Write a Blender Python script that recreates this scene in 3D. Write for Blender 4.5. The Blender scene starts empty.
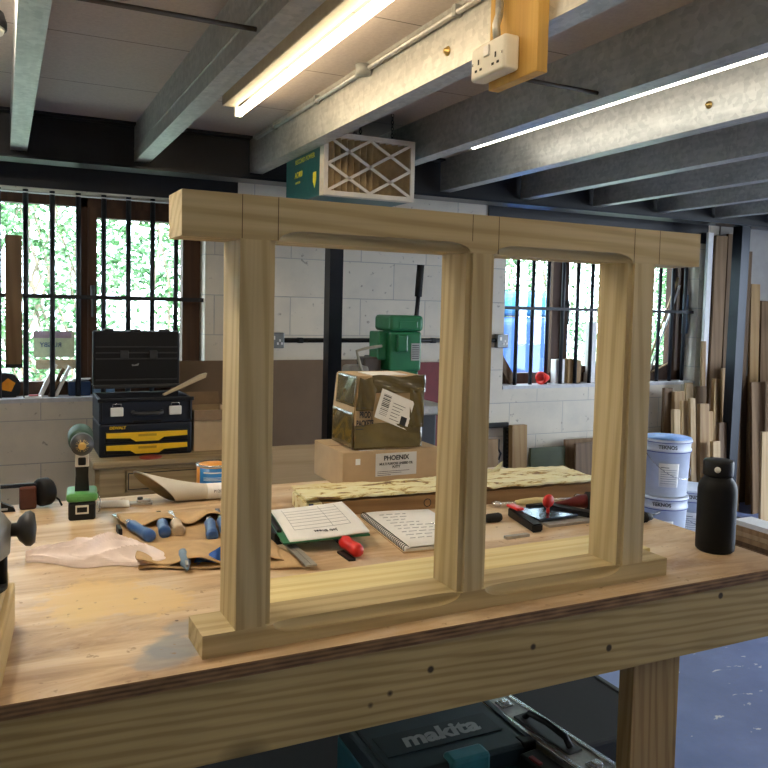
import bpy, bmesh, math, random
from mathutils import Vector, Matrix, Euler
random.seed(7)
sc = bpy.context.scene
COL = sc.collection
PI = math.pi

# ---------------------------------------------------------------- camera, world, sun, exposure
YAW, PITCH, ROLL = 0.449102, 0.0595365, 0.0234660
cam_d = bpy.data.cameras.new('camera')
cam = bpy.data.objects.new('camera', cam_d); COL.objects.link(cam)
fw = Vector((math.sin(YAW)*math.cos(PITCH), math.cos(YAW)*math.cos(PITCH), -math.sin(PITCH)))
rt = Vector((math.cos(YAW), -math.sin(YAW), 0)); up = rt.cross(fw)
c_, s_ = math.cos(ROLL), math.sin(ROLL)
r2 = c_*rt + s_*up; u2 = -s_*rt + c_*up
cam.matrix_world = Matrix(((r2.x, u2.x, -fw.x, 0), (r2.y, u2.y, -fw.y, 0), (r2.z, u2.z, -fw.z, 1.50), (0, 0, 0, 1)))
cam_d.sensor_width = 36; cam_d.lens = 36*792.5/768
cam_d.shift_y = -(384-354.3)/768
cam_d.clip_start = 0.02
sc.camera = cam
sc.view_settings.view_transform = 'Standard'
sc.view_settings.look = 'None'
sc.view_settings.gamma = 1
sc.view_settings.use_curve_mapping = False
sc.view_settings.exposure = 0.75

world = bpy.data.worlds.new('world'); sc.world = world
world.use_nodes = True
bg = world.node_tree.nodes['Background']
bg.inputs[0].default_value = (0.76, 0.87, 1.0, 1); bg.inputs[1].default_value = 9.0
sun_d = bpy.data.lights.new('sun', 'SUN'); sun_d.energy = 7.0; sun_d.angle = 0.01; sun_d.color = (1, .95, .85)
sun = bpy.data.objects.new('sun', sun_d); COL.objects.link(sun)
sun.rotation_euler = (math.radians(38), 0, math.radians(-20))
TUBE_POWER = 20.0

# ---------------------------------------------------------------- helpers
class G:
    """collects shapes into one bmesh; .obj() links it as ONE mesh object"""
    def __init__(s): s.bm = bmesh.new(); s.mi = 0
    def _merge(s, b, M=None, smooth=False):
        vs = {}
        for v in b.verts: vs[v] = s.bm.verts.new(M @ v.co if M else v.co)
        for f in b.faces:
            try: nf = s.bm.faces.new([vs[v] for v in f.verts])
            except ValueError: continue
            nf.material_index = s.mi; nf.smooth = smooth
        b.free(); return s
    def box(s, x0, x1, y0, y1, z0, z1, bev=0, rot=None, seg=2, sm=False):
        b = bmesh.new(); bmesh.ops.create_cube(b, size=1)
        c = Vector(((x0+x1)/2, (y0+y1)/2, (z0+z1)/2)); d = Vector((abs(x1-x0), abs(y1-y0), abs(z1-z0)))
        for v in b.verts: v.co = Vector((v.co.x*d.x, v.co.y*d.y, v.co.z*d.z))
        if bev: bmesh.ops.bevel(b, geom=b.edges[:], offset=min(bev, .49*min(d)), segments=seg, profile=.5, affect='EDGES')
        M = Matrix.Translation(c)
        if rot: M = M @ Euler(rot).to_matrix().to_4x4()
        return s._merge(b, M, sm)
    def tube(s, pts, r, n=10, cap=True):
        pts = [Vector(p) for p in pts]; rs = r if isinstance(r, (list, tuple)) else [r]*len(pts)
        b = bmesh.new(); rings = []; prev = None
        for i, p in enumerate(pts):
            t = (pts[min(i+1, len(pts)-1)]-pts[max(i-1, 0)]).normalized()
            if prev is None:
                a = t.orthogonal().normalized()
            else:
                a = (prev - t*prev.dot(t)); a = a.normalized() if a.length > 1e-6 else t.orthogonal().normalized()
            prev = a; bb = t.cross(a)
            rings.append([b.verts.new(p + rs[i]*(math.cos(2*PI*k/n)*a + math.sin(2*PI*k/n)*bb)) for k in range(n)])
        for i in range(len(rings)-1):
            for k in range(n):
                b.faces.new((rings[i][k], rings[i][(k+1) % n], rings[i+1][(k+1) % n], rings[i+1][k]))
        if cap:
            b.faces.new(rings[0][::-1]); b.faces.new(rings[-1])
        return s._merge(b, None, True)
    def lathe(s, prof, o=(0, 0, 0), axis='Z', n=32, rot=None, a0=0, a1=2*PI):
        b = bmesh.new(); rings = []
        full = abs(a1-a0-2*PI) < 1e-4; m = n if full else n+1
        for r, z in prof:
            rings.append([b.verts.new((max(r, 1e-5)*math.cos(a0+(a1-a0)*k/n), max(r, 1e-5)*math.sin(a0+(a1-a0)*k/n), z)) for k in range(m)])
        for i in range(len(rings)-1):
            for k in range(n):
                k2 = (k+1) % m
                b.faces.new((rings[i][k], rings[i][k2], rings[i+1][k2], rings[i+1][k]))
        bmesh.ops.remove_doubles(b, verts=b.verts[:], dist=2e-5)
        R = {'Z': Matrix.Identity(4), 'X': Matrix.Rotation(PI/2, 4, 'Y'), 'Y': Matrix.Rotation(-PI/2, 4, 'X')}[axis]
        if rot: R = Euler(rot).to_matrix().to_4x4() @ R
        return s._merge(b, Matrix.Translation(Vector(o)) @ R, True)
    def prism(s, poly, a, b_, plane='XY', M=None):
        """extrude polygon; plane XY -> along z, XZ -> along y, YZ -> along x"""
        f = {'XY': lambda p, t: (p[0], p[1], t), 'XZ': lambda p, t: (p[0], t, p[1]), 'YZ': lambda p, t: (t, p[0], p[1])}[plane]
        b = bmesh.new()
        A = [b.verts.new(f(p, a)) for p in poly]; B = [b.verts.new(f(p, b_)) for p in poly]
        b.faces.new(A[::-1]); b.faces.new(B)
        for i in range(len(poly)):
            j = (i+1) % len(poly); b.faces.new((A[i], A[j], B[j], B[i]))
        bmesh.ops.recalc_face_normals(b, faces=b.faces[:])
        return s._merge(b, M)
    def loft(s, rings, close=True, cap=True, sm=False):
        b = bmesh.new(); R = [[b.verts.new(p) for p in r] for r in rings]; n = len(R[0])
        for i in range(len(R)-1):
            for k in range(n if close else n-1):
                b.faces.new((R[i][k], R[i][(k+1) % n], R[i+1][(k+1) % n], R[i+1][k]))
        if cap: b.faces.new(R[0][::-1]); b.faces.new(R[-1])
        bmesh.ops.recalc_face_normals(b, faces=b.faces[:])
        return s._merge(b, None, sm)
    def sheet(s, fn, nu, nv, th=0.002, sm=True):
        """thick sheet from fn(u,v)->point"""
        b = bmesh.new()
        T = [[b.verts.new(fn(i/nu, j/nv)) for j in range(nv+1)] for i in range(nu+1)]
        for i in range(nu):
            for j in range(nv): b.faces.new((T[i][j], T[i+1][j], T[i+1][j+1], T[i][j+1]))
        bmesh.ops.recalc_face_normals(b, faces=b.faces[:])
        bmesh.ops.solidify(b, geom=b.faces[:], thickness=th)
        return s._merge(b, None, sm)
    def obj(s, name, mat, parent=None, loc=(0, 0, 0), rz=0):
        me = bpy.data.meshes.new(name)
        bmesh.ops.recalc_face_normals(s.bm, faces=s.bm.faces[:]) if False else None
        s.bm.to_mesh(me); s.bm.free()
        for m in (mat if isinstance(mat, (list, tuple)) else [mat]): me.materials.append(m)
        o = bpy.data.objects.new(name, me); COL.objects.link(o)
        o.location = loc; o.rotation_euler = (0, 0, rz) if not isinstance(rz, (tuple, list)) else rz
        if parent: o.parent = parent
        return o

def tag(o, label, cat, group=None, kind=None):
    if label: o['label'] = label
    if cat: o['category'] = cat
    if group: o['group'] = group
    if kind: o['kind'] = kind
    return o
def thing(name, label, cat, loc=(0, 0, 0), rz=0, group=None):
    o = bpy.data.objects.new(name, None); COL.objects.link(o)
    o.empty_display_size = .05
    o.location = loc; o.rotation_euler = (0, 0, rz) if not isinstance(rz, (tuple, list)) else rz
    return tag(o, label, cat, group)
def structure(g, name, mat, label=None):
    o = g.obj(name, mat); o['kind'] = 'structure'
    if label: o['label'] = label
    return o
def dup(o, parent=None):
    c = o.copy(); COL.objects.link(c)
    if parent: c.parent = parent
    for ch in [x for x in bpy.data.objects if x.parent == o]: dup(ch, c)
    return c
def text(body, size, mat, parent, loc, rot, name='lettering', ext=.0004, sx=1.0, bold=0.0, al='CENTER', shear=0):
    cu = bpy.data.curves.new('t', 'FONT'); cu.body = body; cu.size = size; cu.extrude = ext; cu.offset = bold
    cu.align_x = al; cu.align_y = 'CENTER'; cu.shear = shear
    t = bpy.data.objects.new('t', cu); COL.objects.link(t)
    bpy.context.view_layer.update()
    me = bpy.data.meshes.new_from_object(t.evaluated_get(bpy.context.evaluated_depsgraph_get()))
    bpy.data.objects.remove(t); me.name = name
    me.materials.clear(); me.materials.append(mat)
    o = bpy.data.objects.new(name, me); COL.objects.link(o)
    o.location = loc; o.rotation_euler = rot; o.scale = (sx, 1, 1)
    if parent: o.parent = parent
    return o

# ---------------------------------------------------------------- materials
def newmat(name):
    m = bpy.data.materials.new(name); m.use_nodes = True
    nt = m.node_tree; return m, nt, nt.nodes['Principled BSDF']
def N(nt, t, **kw):
    n = nt.nodes.new('ShaderNode'+t)
    for k, v in kw.items():
        if k.startswith('_'): setattr(n, k[1:], v)
        else:
            s = n.inputs[int(k[1:])] if k[0] == 'i' and k[1:].isdigit() else n.inputs[k.replace('__', ' ')]
            if isinstance(v, bpy.types.NodeSocket): nt.links.new(v, s)
            else: s.default_value = v
    return n
def c4(c): return (c[0], c[1], c[2], 1)
def ramp(nt, fac, stops):
    r = nt.nodes.new('ShaderNodeValToRGB'); nt.links.new(fac, r.inputs[0])
    e = r.color_ramp.elements
    e[0].position, e[0].color = stops[0][0], c4(stops[0][1]); e[1].position, e[1].color = stops[-1][0], c4(stops[-1][1])
    for p, c in stops[1:-1]:
        q = e.new(p); q.color = c4(c)
    return r.outputs[0]
def mix(nt, fac, a, b, mode='MIX'):
    m = nt.nodes.new('ShaderNodeMix'); m.data_type = 'RGBA'; m.blend_type = mode
    for s, v in ((m.inputs[0], fac), (m.inputs[6], a), (m.inputs[7], b)):
        if isinstance(v, bpy.types.NodeSocket): nt.links.new(v, s)
        else: s.default_value = c4(v) if isinstance(v, tuple) and len(v) == 3 else v
    return m.outputs[2]
def coords(nt, scale=(1, 1, 1), loc=(0, 0, 0), rnd=True):
    tc = nt.nodes.new('ShaderNodeTexCoord')
    src = tc.outputs['Object']
    if rnd:
        oi = nt.nodes.new('ShaderNodeObjectInfo')
        m = N(nt, 'Math', _operation='MULTIPLY', i0=oi.outputs['Random'], i1=7.3)
        src = N(nt, 'VectorMath', _operation='ADD', i0=src, i1=m.outputs[0]).outputs[0]
    return N(nt, 'Mapping', Vector=src, Scale=scale, Location=loc).outputs[0]
def bump(nt, bsdf, h, strength=.3, dist=.01):
    b = N(nt, 'Bump', Height=h, Strength=strength, Distance=dist)
    nt.links.new(b.outputs[0], bsdf.inputs['Normal'])
def plain(name, col, rough=.5, metal=0, var=.12, scale=30, bmp=0, coat=0, spec=None):
    m, nt, b = newmat(name)
    v = coords(nt)
    n = N(nt, 'TexNoise', Vector=v, Scale=scale, Detail=4.0, Roughness=.6)
    lo = tuple(x*(1-var) for x in col); hi = tuple(min(1, x*(1+var)) for x in col)
    nt.links.new(ramp(nt, n.outputs[0], [(.3, lo), (.7, hi)]), b.inputs['Base Color'])
    b.inputs['Roughness'].default_value = rough; b.inputs['Metallic'].default_value = metal
    if coat: b.inputs['Coat Weight'].default_value = coat
    if spec is not None: b.inputs['Specular IOR Level'].default_value = spec
    if bmp: bump(nt, b, n.outputs[0], bmp, .003)
    return m
def wood(name, base, dark, axis=0, rings=9, rough=.6, knots=False, fibre=.35, rnd=True, specks=False):
    m, nt, b = newmat(name)
    s = [1, 1, 1]; s[axis] = .06
    v = coords(nt, tuple(s), rnd=rnd)
    w = N(nt, 'TexWave', _wave_type='BANDS', _bands_direction='DIAGONAL', Vector=v, Scale=rings, Distortion=5.0, Detail=2.0)
    w.inputs['Detail Scale'].default_value = 1.2
    s2 = [140, 140, 140]; s2[axis] = 3
    v2 = coords(nt, tuple(s2), rnd=rnd)
    f = N(nt, 'TexNoise', Vector=v2, Scale=1.0, Detail=3.0)
    big = N(nt, 'TexNoise', Vector=coords(nt, rnd=rnd), Scale=3.0, Detail=2.0)
    c = ramp(nt, w.outputs[1], [(.05, base), (.55, tuple((p*.7+q*.3) for p, q in zip(base, dark))), (.9, dark)])
    c = mix(nt, fibre, c, ramp(nt, f.outputs[0], [(.3, tuple(x*.6 for x in base)), (.65, base)]))
    c = mix(nt, .25, c, ramp(nt, big.outputs[0], [(.35, dark), (.65, base)]))
    if knots:
        sk = [2.6, 2.6, 2.6]; sk[axis] = 1.6
        vo = N(nt, 'TexVoronoi', Vector=coords(nt, tuple(sk), rnd=rnd), Scale=1.6)
        k = ramp(nt, vo.outputs['Distance'], [(.08, (1, 1, 1)), (.17, (0, 0, 0))])
        c = mix(nt, k, c, tuple(x*.3 for x in dark))
    if specks:
        vo = N(nt, 'TexVoronoi', Vector=coords(nt, rnd=rnd), Scale=13.0)
        k = ramp(nt, vo.outputs['Distance'], [(.09, (1, 1, 1)), (.13, (0, 0, 0))])
        c = mix(nt, k, c, (.05, .035, .02))
    nt.links.new(c, b.inputs['Base Color']); b.inputs['Roughness'].default_value = rough
    b.inputs['Specular IOR Level'].default_value = .3
    bump(nt, b, f.outputs[0], .12, .002)
    return m
def emit(name, col, s):
    m = bpy.data.materials.new(name); m.use_nodes = True; nt = m.node_tree
    e = N(nt, 'Emission', Color=c4(col), Strength=s); nt.links.new(e.outputs[0], nt.nodes['Material Output'].inputs[0]); return m

PINE = (.60, .49, .275); PINED = (.38, .28, .13)
M = {}
M['pine_x'] = wood('pine_x', PINE, PINED, 0, 17)
M['pine_z'] = wood('pine_z', PINE, PINED, 2, 17)
M['plank'] = wood('pale_plank', (.82, .71, .38), (.66, .52, .22), 0, 14)
M['plank_y'] = wood('pale_plank_y', (.66, .52, .28), (.50, .36, .16), 1, 8)
M['spruce_x'] = wood('bench_spruce_x', (.50, .385, .175), (.26, .175, .06), 0, 34, knots=True, specks=True)
M['spruce_z'] = wood('bench_spruce_z', (.44, .30, .13), (.25, .15, .055), 2, 26, knots=True)
M['hard_x'] = wood('hardwood_x', (.36, .22, .10), (.22, .12, .05), 0, 14)
M['desk_x'] = wood('desk_oak', (.40, .29, .15), (.25, .17, .08), 0, 12)
M['brownframe'] = wood('window_brown', (.085, .04, .022), (.05, .022, .012), 2, 10)
M['galv'] = None
def galv(name, c1, c2, rough=.42):
    m, nt, b = newmat(name)
    v = coords(nt)
    vo = N(nt, 'TexVoronoi', Vector=v, Scale=55.0); no = N(nt, 'TexNoise', Vector=v, Scale=4.0, Detail=5.0)
    st = N(nt, 'TexNoise', Vector=coords(nt, (30, 3, 30)), Scale=2.0, Detail=4.0)
    c = mix(nt, .5, ramp(nt, vo.outputs['Color'], [(.2, c1), (.8, c2)]), ramp(nt, no.outputs[0], [(.3, c1), (.7, c2)]))
    c = mix(nt, .3, c, ramp(nt, st.outputs[0], [(.3, c1), (.7, c2)]))
    nt.links.new(c, b.inputs['Base Color'])
    b.inputs['Metallic'].default_value = .55; b.inputs['Roughness'].default_value = rough
    bump(nt, b, no.outputs[0], .1, .002)
    return m
M['galv'] = galv('galvanised_steel', (.32, .325, .32), (.60, .60, .57))
M['darksteel'] = plain('dark_painted_steel', (.012, .013, .018), .45, .2)
M['bluesteel'] = plain('dark_steel_column', (.016, .019, .026), .3, .6, scale=8)
M['bar'] = plain('window_bar_black', (.015, .017, .022), .5, .3)
M['black'] = plain('black_plastic', (.006, .006, .007), .5, spec=.3)
M['blackmatte'] = plain('black_matte', (.01, .01, .01), .75)
M['navy'] = plain('navy_black_plastic', (.007, .010, .018), .5, spec=.35)
M['darkgrey'] = plain('dark_grey_plastic', (.028, .028, .029), .5)
M['grey'] = plain('grey_plastic', (.3, .31, .3), .5)
M['yellow'] = plain('yellow_plastic', (.80, .48, .015), .45, var=.05)
M['chrome'] = plain('bright_metal', (.65, .65, .66), .25, .9, var=.05)
M['alu'] = plain('aluminium', (.42, .40, .36), .45, .6, scale=60)
M['brass'] = plain('brass', (.6, .42, .15), .35, .9)
M['red'] = plain('red_plastic', (.62, .025, .02), .35, var=.05)
M['darkred'] = plain('dark_red_paint', (.16, .012, .014), .6)
M['cream'] = plain('cream_plastic', (.72, .70, .62), .45, var=.04)
M['battencream'] = plain('batten_cream_paint', (.30, .27, .20), .6)
M['white'] = plain('white_paint', (.75, .75, .74), .5, var=.05)
M['paper'] = plain('white_paper', (.82, .81, .78), .8, var=.03)
M['paperblue'] = plain('label_paper', (.62, .62, .60), .7, var=.04)
M['ink'] = plain('ink', (.02, .02, .025), .7)
M['greyink'] = plain('grey_ink', (.35, .35, .38), .7)
M['card'] = plain('cardboard', (.47, .335, .19), .8, var=.08, scale=12)
M['carddark'] = plain('cardboard_inside', (.22, .14, .075), .85, var=.08)
M['hardboard'] = plain('brown_hardboard', (.155, .098, .055), .75, var=.10, scale=5)
M['tape'] = plain('brown_packing_tape', (.115, .088, .035), .16, var=.35, scale=7, bmp=.5, coat=.4)
M['green'] = plain('machine_green', (.015, .14, .055), .35, scale=12)
M['teal'] = plain('dark_teal_metal', (.012, .10, .105), .4)
M['maktop'] = plain('teal_black_plastic', (.012, .03, .038), .5)
M['makteal'] = plain('teal_plastic', (.004, .10, .13), .45)
M['filter'] = plain('filter_card', (.66, .60, .50), .75, var=.05)
M['pleat'] = plain('filter_pleat', (.52, .40, .24), .85)
M['leather'] = plain('leather_tool_roll', (.50, .335, .165), .8, var=.15, scale=14, bmp=.2)
M['rag'] = plain('pink_rag', (.82, .70, .65), .9, var=.1, scale=20, bmp=.3)
M['bluehandle'] = plain('blue_handle', (.035, .105, .30), .3, var=.15)
M['bluebright'] = plain('blue_rubber', (.03, .14, .55), .5)
M['greyblue'] = plain('greyblue_handle', (.13, .20, .28), .5)
M['paperroll'] = plain('sandpaper_back', (.58, .53, .43), .8, var=.06, scale=6)
M['rollin'] = plain('sandpaper_inside', (.34, .25, .13), .9, var=.1)
M['orange'] = plain('orange_print', (.85, .33, .02), .4)
M['tinblue'] = plain('blue_print', (.01, .17, .48), .35)
M['bottle'] = plain('black_powder_coat', (.006, .006, .006), .55, spec=.2, bmp=.1, scale=400)
M['bucket'] = plain('white_bucket', (.58, .62, .70), .4, var=.04)
M['flaky'] = None
def flaky():
    m, nt, b = newmat('flaking_yellow_paint')
    v = coords(nt, (.35, 1, 1), rnd=True)
    n = N(nt, 'TexNoise', Vector=v, Scale=30.0, Detail=6.0, Roughness=.65, Distortion=1.0)
    n2 = N(nt, 'TexNoise', Vector=v, Scale=6.0, Detail=2.0)
    c = ramp(nt, n.outputs[0], [(.36, (.16, .08, .03)), (.42, (.50, .34, .08)), (.46, (.80, .74, .42)), (.7, (.86, .84, .62))])
    c = mix(nt, ramp(nt, n2.outputs[0], [(.45, (0, 0, 0)), (.65, (.5, .5, .5))]), c, (.66, .50, .20))
    nt.links.new(c, b.inputs['Base Color']); b.inputs['Roughness'].default_value = .6
    bump(nt, b, n.outputs[0], .7, .004); return m
M['flaky'] = flaky()
M['tubew'] = emit('tube_glow_warm', (1, .88, .70), TUBE_POWER)
M['tubeleft'] = emit('tube_glow_left', (1, .90, .74), TUBE_POWER*2.8)
M['tube1'] = emit('tube_glow_amber', (1, .80, .52), TUBE_POWER*.55)
M['tubec'] = emit('tube_glow_cool', (1, .95, .82), TUBE_POWER*.32)

def block_wall():
    m, nt, b = newmat('painted_blockwork')
    tc = nt.nodes.new('ShaderNodeTexCoord')
    sp = N(nt, 'SeparateXYZ', i0=tc.outputs['Object'])
    add = N(nt, 'Math', _operation='ADD', i0=sp.outputs[0], i1=sp.outputs[1])
    cb = N(nt, 'CombineXYZ', X=add.outputs[0], Y=sp.outputs[2])
    mp = N(nt, 'Mapping', Vector=cb.outputs[0], Location=(.10, .029, 0))
    br = N(nt, 'TexBrick', Vector=mp.outputs[0], Scale=1.0, Color1=c4((.66, .60, .49)), Color2=c4((.62, .56, .455)), Mortar=c4((.40, .38, .34)))
    br.inputs['Mortar Size'].default_value = .0035; br.inputs['Mortar Smooth'].default_value = .5
    br.inputs['Brick Width'].default_value = .45; br.inputs['Row Height'].default_value = .225
    n = N(nt, 'TexNoise', Vector=tc.outputs['Object'], Scale=2.2, Detail=6.0, Roughness=.6)
    n3 = N(nt, 'TexNoise', Vector=tc.outputs['Object'], Scale=26.0, Detail=6.0)
    c = mix(nt, ramp(nt, n.outputs[0], [(.5, (0, 0, 0)), (.75, (.55, .55, .55))]), br.outputs[0], (.40, .38, .34))
    c = mix(nt, ramp(nt, n3.outputs[0], [(.66, (0, 0, 0)), (.72, (.7, .7, .7))]), c, (.22, .20, .17))
    nt.links.new(c, b.inputs['Base Color']); b.inputs['Roughness'].default_value = .7
    mh = mix(nt, .15, br.outputs[1], n3.outputs[0])
    inv = N(nt, 'Invert', Color=mh)
    bump(nt, b, inv.outputs[0], .5, .004); return m
M['block'] = block_wall()
def floor_mat():
    m, nt, b = newmat('painted_floor_blue_grey')
    v = coords(nt, rnd=False)
    n = N(nt, 'TexNoise', Vector=v, Scale=2.0, Detail=8.0, Roughness=.65)
    c = ramp(nt, n.outputs[0], [(.3, (.15, .20, .40)), (.7, (.24, .31, .56))])
    n2 = N(nt, 'TexNoise', Vector=v, Scale=60.0, Detail=3.0)
    c = mix(nt, ramp(nt, n2.outputs[0], [(.5, (0, 0, 0)), (.8, (.5, .5, .5))]), c, (.22, .26, .38))
    d = N(nt, 'TexNoise', Vector=coords(nt, (1, 1.6, 1), rnd=False), Scale=9.0, Detail=5.0, Roughness=.55, Distortion=.6)
    c = mix(nt, ramp(nt, d.outputs[0], [(.645, (0, 0, 0)), (.665, (1, 1, 1))]), c, (.72, .72, .72))
    nt.links.new(c, b.inputs['Base Color']); b.inputs['Roughness'].default_value = .5
    bump(nt, b, n2.outputs[0], .1, .002); return m
M['floor'] = floor_mat()
def ceil_mat():
    m, nt, b = newmat('chipboard_ceiling')
    tc = nt.nodes.new('ShaderNodeTexCoord')
    sp = N(nt, 'SeparateXYZ', i0=tc.outputs['Object'])
    # board joints run along x, every 0.6 m of y
    f = N(nt, 'Math', _operation='FRACT', i0=N(nt, 'Math', _operation='MULTIPLY', i0=N(nt, 'Math', _operation='SUBTRACT', i0=sp.outputs[1], i1=2.80).outputs[0], i1=1/.61).outputs[0])
    line = ramp(nt, f.outputs[0], [(.003, (1, 1, 1)), (.012, (0, 0, 0))])
    n = N(nt, 'TexNoise', Vector=tc.outputs['Object'], Scale=90.0, Detail=3.0)
    n2 = N(nt, 'TexNoise', Vector=tc.outputs['Object'], Scale=1.5, Detail=3.0)
    c = mix(nt, .4, ramp(nt, n.outputs[0], [(.3, (.44, .37, .32)), (.7, (.55, .47, .41))]), ramp(nt, n2.outputs[0], [(.3, (.44, .37, .33)), (.7, (.55, .48, .43))]))
    c = mix(nt, line, c, (.05, .04, .03))
    nt.links.new(c, b.inputs['Base Color']); b.inputs['Roughness'].default_value = .8; return m
M['ceil'] = ceil_mat()
def benchtop_mat():
    m, nt, b = newmat('worn_plywood_top')
    tc = nt.nodes.new('ShaderNodeTexCoord'); O = tc.outputs['Object']
    mp = N(nt, 'Mapping', Vector=O, Scale=(.35, 2.2, 1)).outputs[0]
    n = N(nt, 'TexNoise', Vector=mp, Scale=5.0, Detail=7.0, Roughness=.65, Distortion=.8)
    c = ramp(nt, n.outputs[0], [(.32, (.33, .20, .10)), (.48, (.56, .39, .22)), (.64, (.74, .60, .41))])
    n2 = N(nt, 'TexNoise', Vector=O, Scale=4.5, Detail=6.0, Roughness=.7)
    c = mix(nt, ramp(nt, n2.outputs[0], [(.52, (0, 0, 0)), (.75, (.6, .6, .6))]), c, (.70, .62, .54))
    def spot(x, y, r, col, amt, sc=18):
        nonlocal c
        d = N(nt, 'VectorMath', _operation='DISTANCE', i0=O, i1=(x, y-1.262, .9))
        nn = N(nt, 'TexNoise', Vector=O, Scale=float(sc), Detail=5.0)
        q = N(nt, 'Math', _operation='MULTIPLY_ADD', i0=nn.outputs[0], i1=-1.6*r, i2=d.outputs['Value'])
        k = ramp(nt, q.outputs[0], [(0.0, (amt, amt, amt)), (max(.01, r*.45), (0, 0, 0))])
        c = mix(nt, k, c, col)
    for a in SPOTS: spot(*a)
    vo = N(nt, 'TexVoronoi', Vector=O, Scale=11.0)
    c = mix(nt, ramp(nt, vo.outputs['Distance'], [(.025, (1, 1, 1)), (.05, (0, 0, 0))]), c, (.10, .05, .02))
    n5 = N(nt, 'TexNoise', Vector=O, Scale=45.0, Detail=4.0)
    c = mix(nt, ramp(nt, n5.outputs[0], [(.66, (0, 0, 0)), (.72, (.7, .7, .7))]), c, (.28, .16, .08))
    nt.links.new(c, b.inputs['Base Color']); b.inputs['Roughness'].default_value = .42
    bump(nt, b, n.outputs[0], .1, .002); return m
SPOTS = [(.17, 1.66, .10, (.72, .50, .20), .8, 30), (.27, 1.60, .07, (.72, .50, .20), .8, 40), (.13, 1.58, .05, (.72, .52, .22), .6, 40),
         (.27, 1.37, .05, (.22, .25, .28), .75, 22), (.24, 1.33, .045, (.25, .27, .30), .6, 22), (.31, 1.44, .04, (.25, .28, .31), .6, 22)]
M['benchtop'] = benchtop_mat()
def edge_mat():
    m, nt, b = newmat('plywood_edge')
    v = coords(nt, (1, 1, 1), rnd=False)
    w = N(nt, 'TexWave', _wave_type='BANDS', _bands_direction='Z', Vector=v, Scale=40.0, Distortion=.6)
    n = N(nt, 'TexNoise', Vector=coords(nt, (1, 1, 4), rnd=False), Scale=14.0, Detail=6.0)
    c = mix(nt, .5, ramp(nt, w.outputs[1], [(.2, (.12, .065, .03)), (.8, (.34, .20, .09))]), ramp(nt, n.outputs[0], [(.4, (.06, .03, .015)), (.7, (.38, .23, .11))]))
    nt.links.new(c, b.inputs['Base Color']); b.inputs['Roughness'].default_value = .8
    bump(nt, b, n.outputs[0], .6, .003); return m
M['plyedge'] = edge_mat()
def glass_mat():
    m = bpy.data.materials.new('window_glass'); m.use_nodes = True; nt = m.node_tree
    t = N(nt, 'BsdfTransparent', Color=(.96, .98, .98, 1)); g = N(nt, 'BsdfGlossy', Roughness=.02)
    x = N(nt, 'MixShader', Fac=.06); nt.links.new(t.outputs[0], x.inputs[1]); nt.links.new(g.outputs[0], x.inputs[2])
    nt.links.new(x.outputs[0], nt.nodes['Material Output'].inputs[0]); return m
M['glass'] = glass_mat()
def leaf_mat():
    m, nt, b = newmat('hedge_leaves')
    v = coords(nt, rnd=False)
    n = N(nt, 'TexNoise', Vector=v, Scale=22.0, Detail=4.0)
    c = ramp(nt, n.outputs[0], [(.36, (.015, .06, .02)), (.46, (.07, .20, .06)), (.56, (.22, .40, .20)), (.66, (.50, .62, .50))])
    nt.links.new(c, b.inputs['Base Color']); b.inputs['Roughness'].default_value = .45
    tr = N(nt, 'BsdfTranslucent', Color=c); x = N(nt, 'MixShader', Fac=.35)
    nt.links.new(b.outputs[0], x.inputs[1]); nt.links.new(tr.outputs[0], x.inputs[2])
    nt.links.new(x.outputs[0], nt.nodes['Material Output'].inputs[0]); return m
M['leaf'] = leaf_mat()
M['grass'] = plain('grass', (.30, .33, .28), .9, var=.5, scale=8)
M['tank'] = plain('blue_tank_plastic', (.010, .055, .25), .7, var=.05, scale=3)
M['tanktop'] = plain('blue_tank_lid', (.02, .15, .32), .7, var=.05)
offcut_cols = [((.36, .23, .11), (.24, .14, .06)), ((.23, .14, .07), (.14, .08, .035)), ((.46, .33, .18), (.34, .22, .10)), ((.15, .09, .045), (.09, .05, .025)), ((.42, .27, .12), (.30, .17, .07))]
OFF = [wood('offcut_%s' % n, a, d, 2, 12) for n, (a, d) in zip(('tan', 'brown', 'pale', 'dark', 'honey'), offcut_cols)]
# ================================================================ SETTING
XL, XR, YB, YF, ZC = -2.2, 6.2, -2.6, 4.45, 2.36
g = G(); g.box(XL, XR, YB, YF+.25, -.1, 0); structure(g, 'floor', M['floor'])
g = G(); g.box(XL, XR, YB, YF+.26, ZC, ZC+.1); structure(g, 'ceiling', M['ceil'])
g = G()
ST, TP = .985, 2.06
LW = (-1.25, 1.023); RW = (3.035, 4.806)
y0, y1 = YF, YF+.26
g.box(XL, XR, y0, y1, 0, ST); g.box(XL, XR, y0, y1, TP, ZC)
for a, b in ((XL, LW[0]), (LW[1], RW[0]), (RW[1], XR)): g.box(a, b, y0, y1, ST, TP)
structure(g, 'wall_back', M['block'])
g = G(); g.box(XL-.15, XL, YB, YF+.26, 0, ZC); structure(g, 'wall_left', M['block'])
g = G()   # right wall with an unseen opening added to let daylight onto the floor
g.box(XR, XR+.15, YB, .2, 0, ZC); g.box(XR, XR+.15, 2.9, YF+.26, 0, ZC); g.box(XR, XR+.15, .2, 2.9, 2.15, ZC)
structure(g, 'wall_right', M['block'])
g = G(); g.box(XL, XR, YB-.15, YB, 0, ZC); structure(g, 'wall_front', M['block'])
g = G(); g.box(-30, 40, YF+.26, 40, -.15, -.02); structure(g, 'ground', M['grass'])
g = G(); g.box(XR+.15, 40, -20, YF+.26, -.15, -.02); structure(g, 'ground', plain('yard_concrete', (.35, .36, .36), .8))
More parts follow.
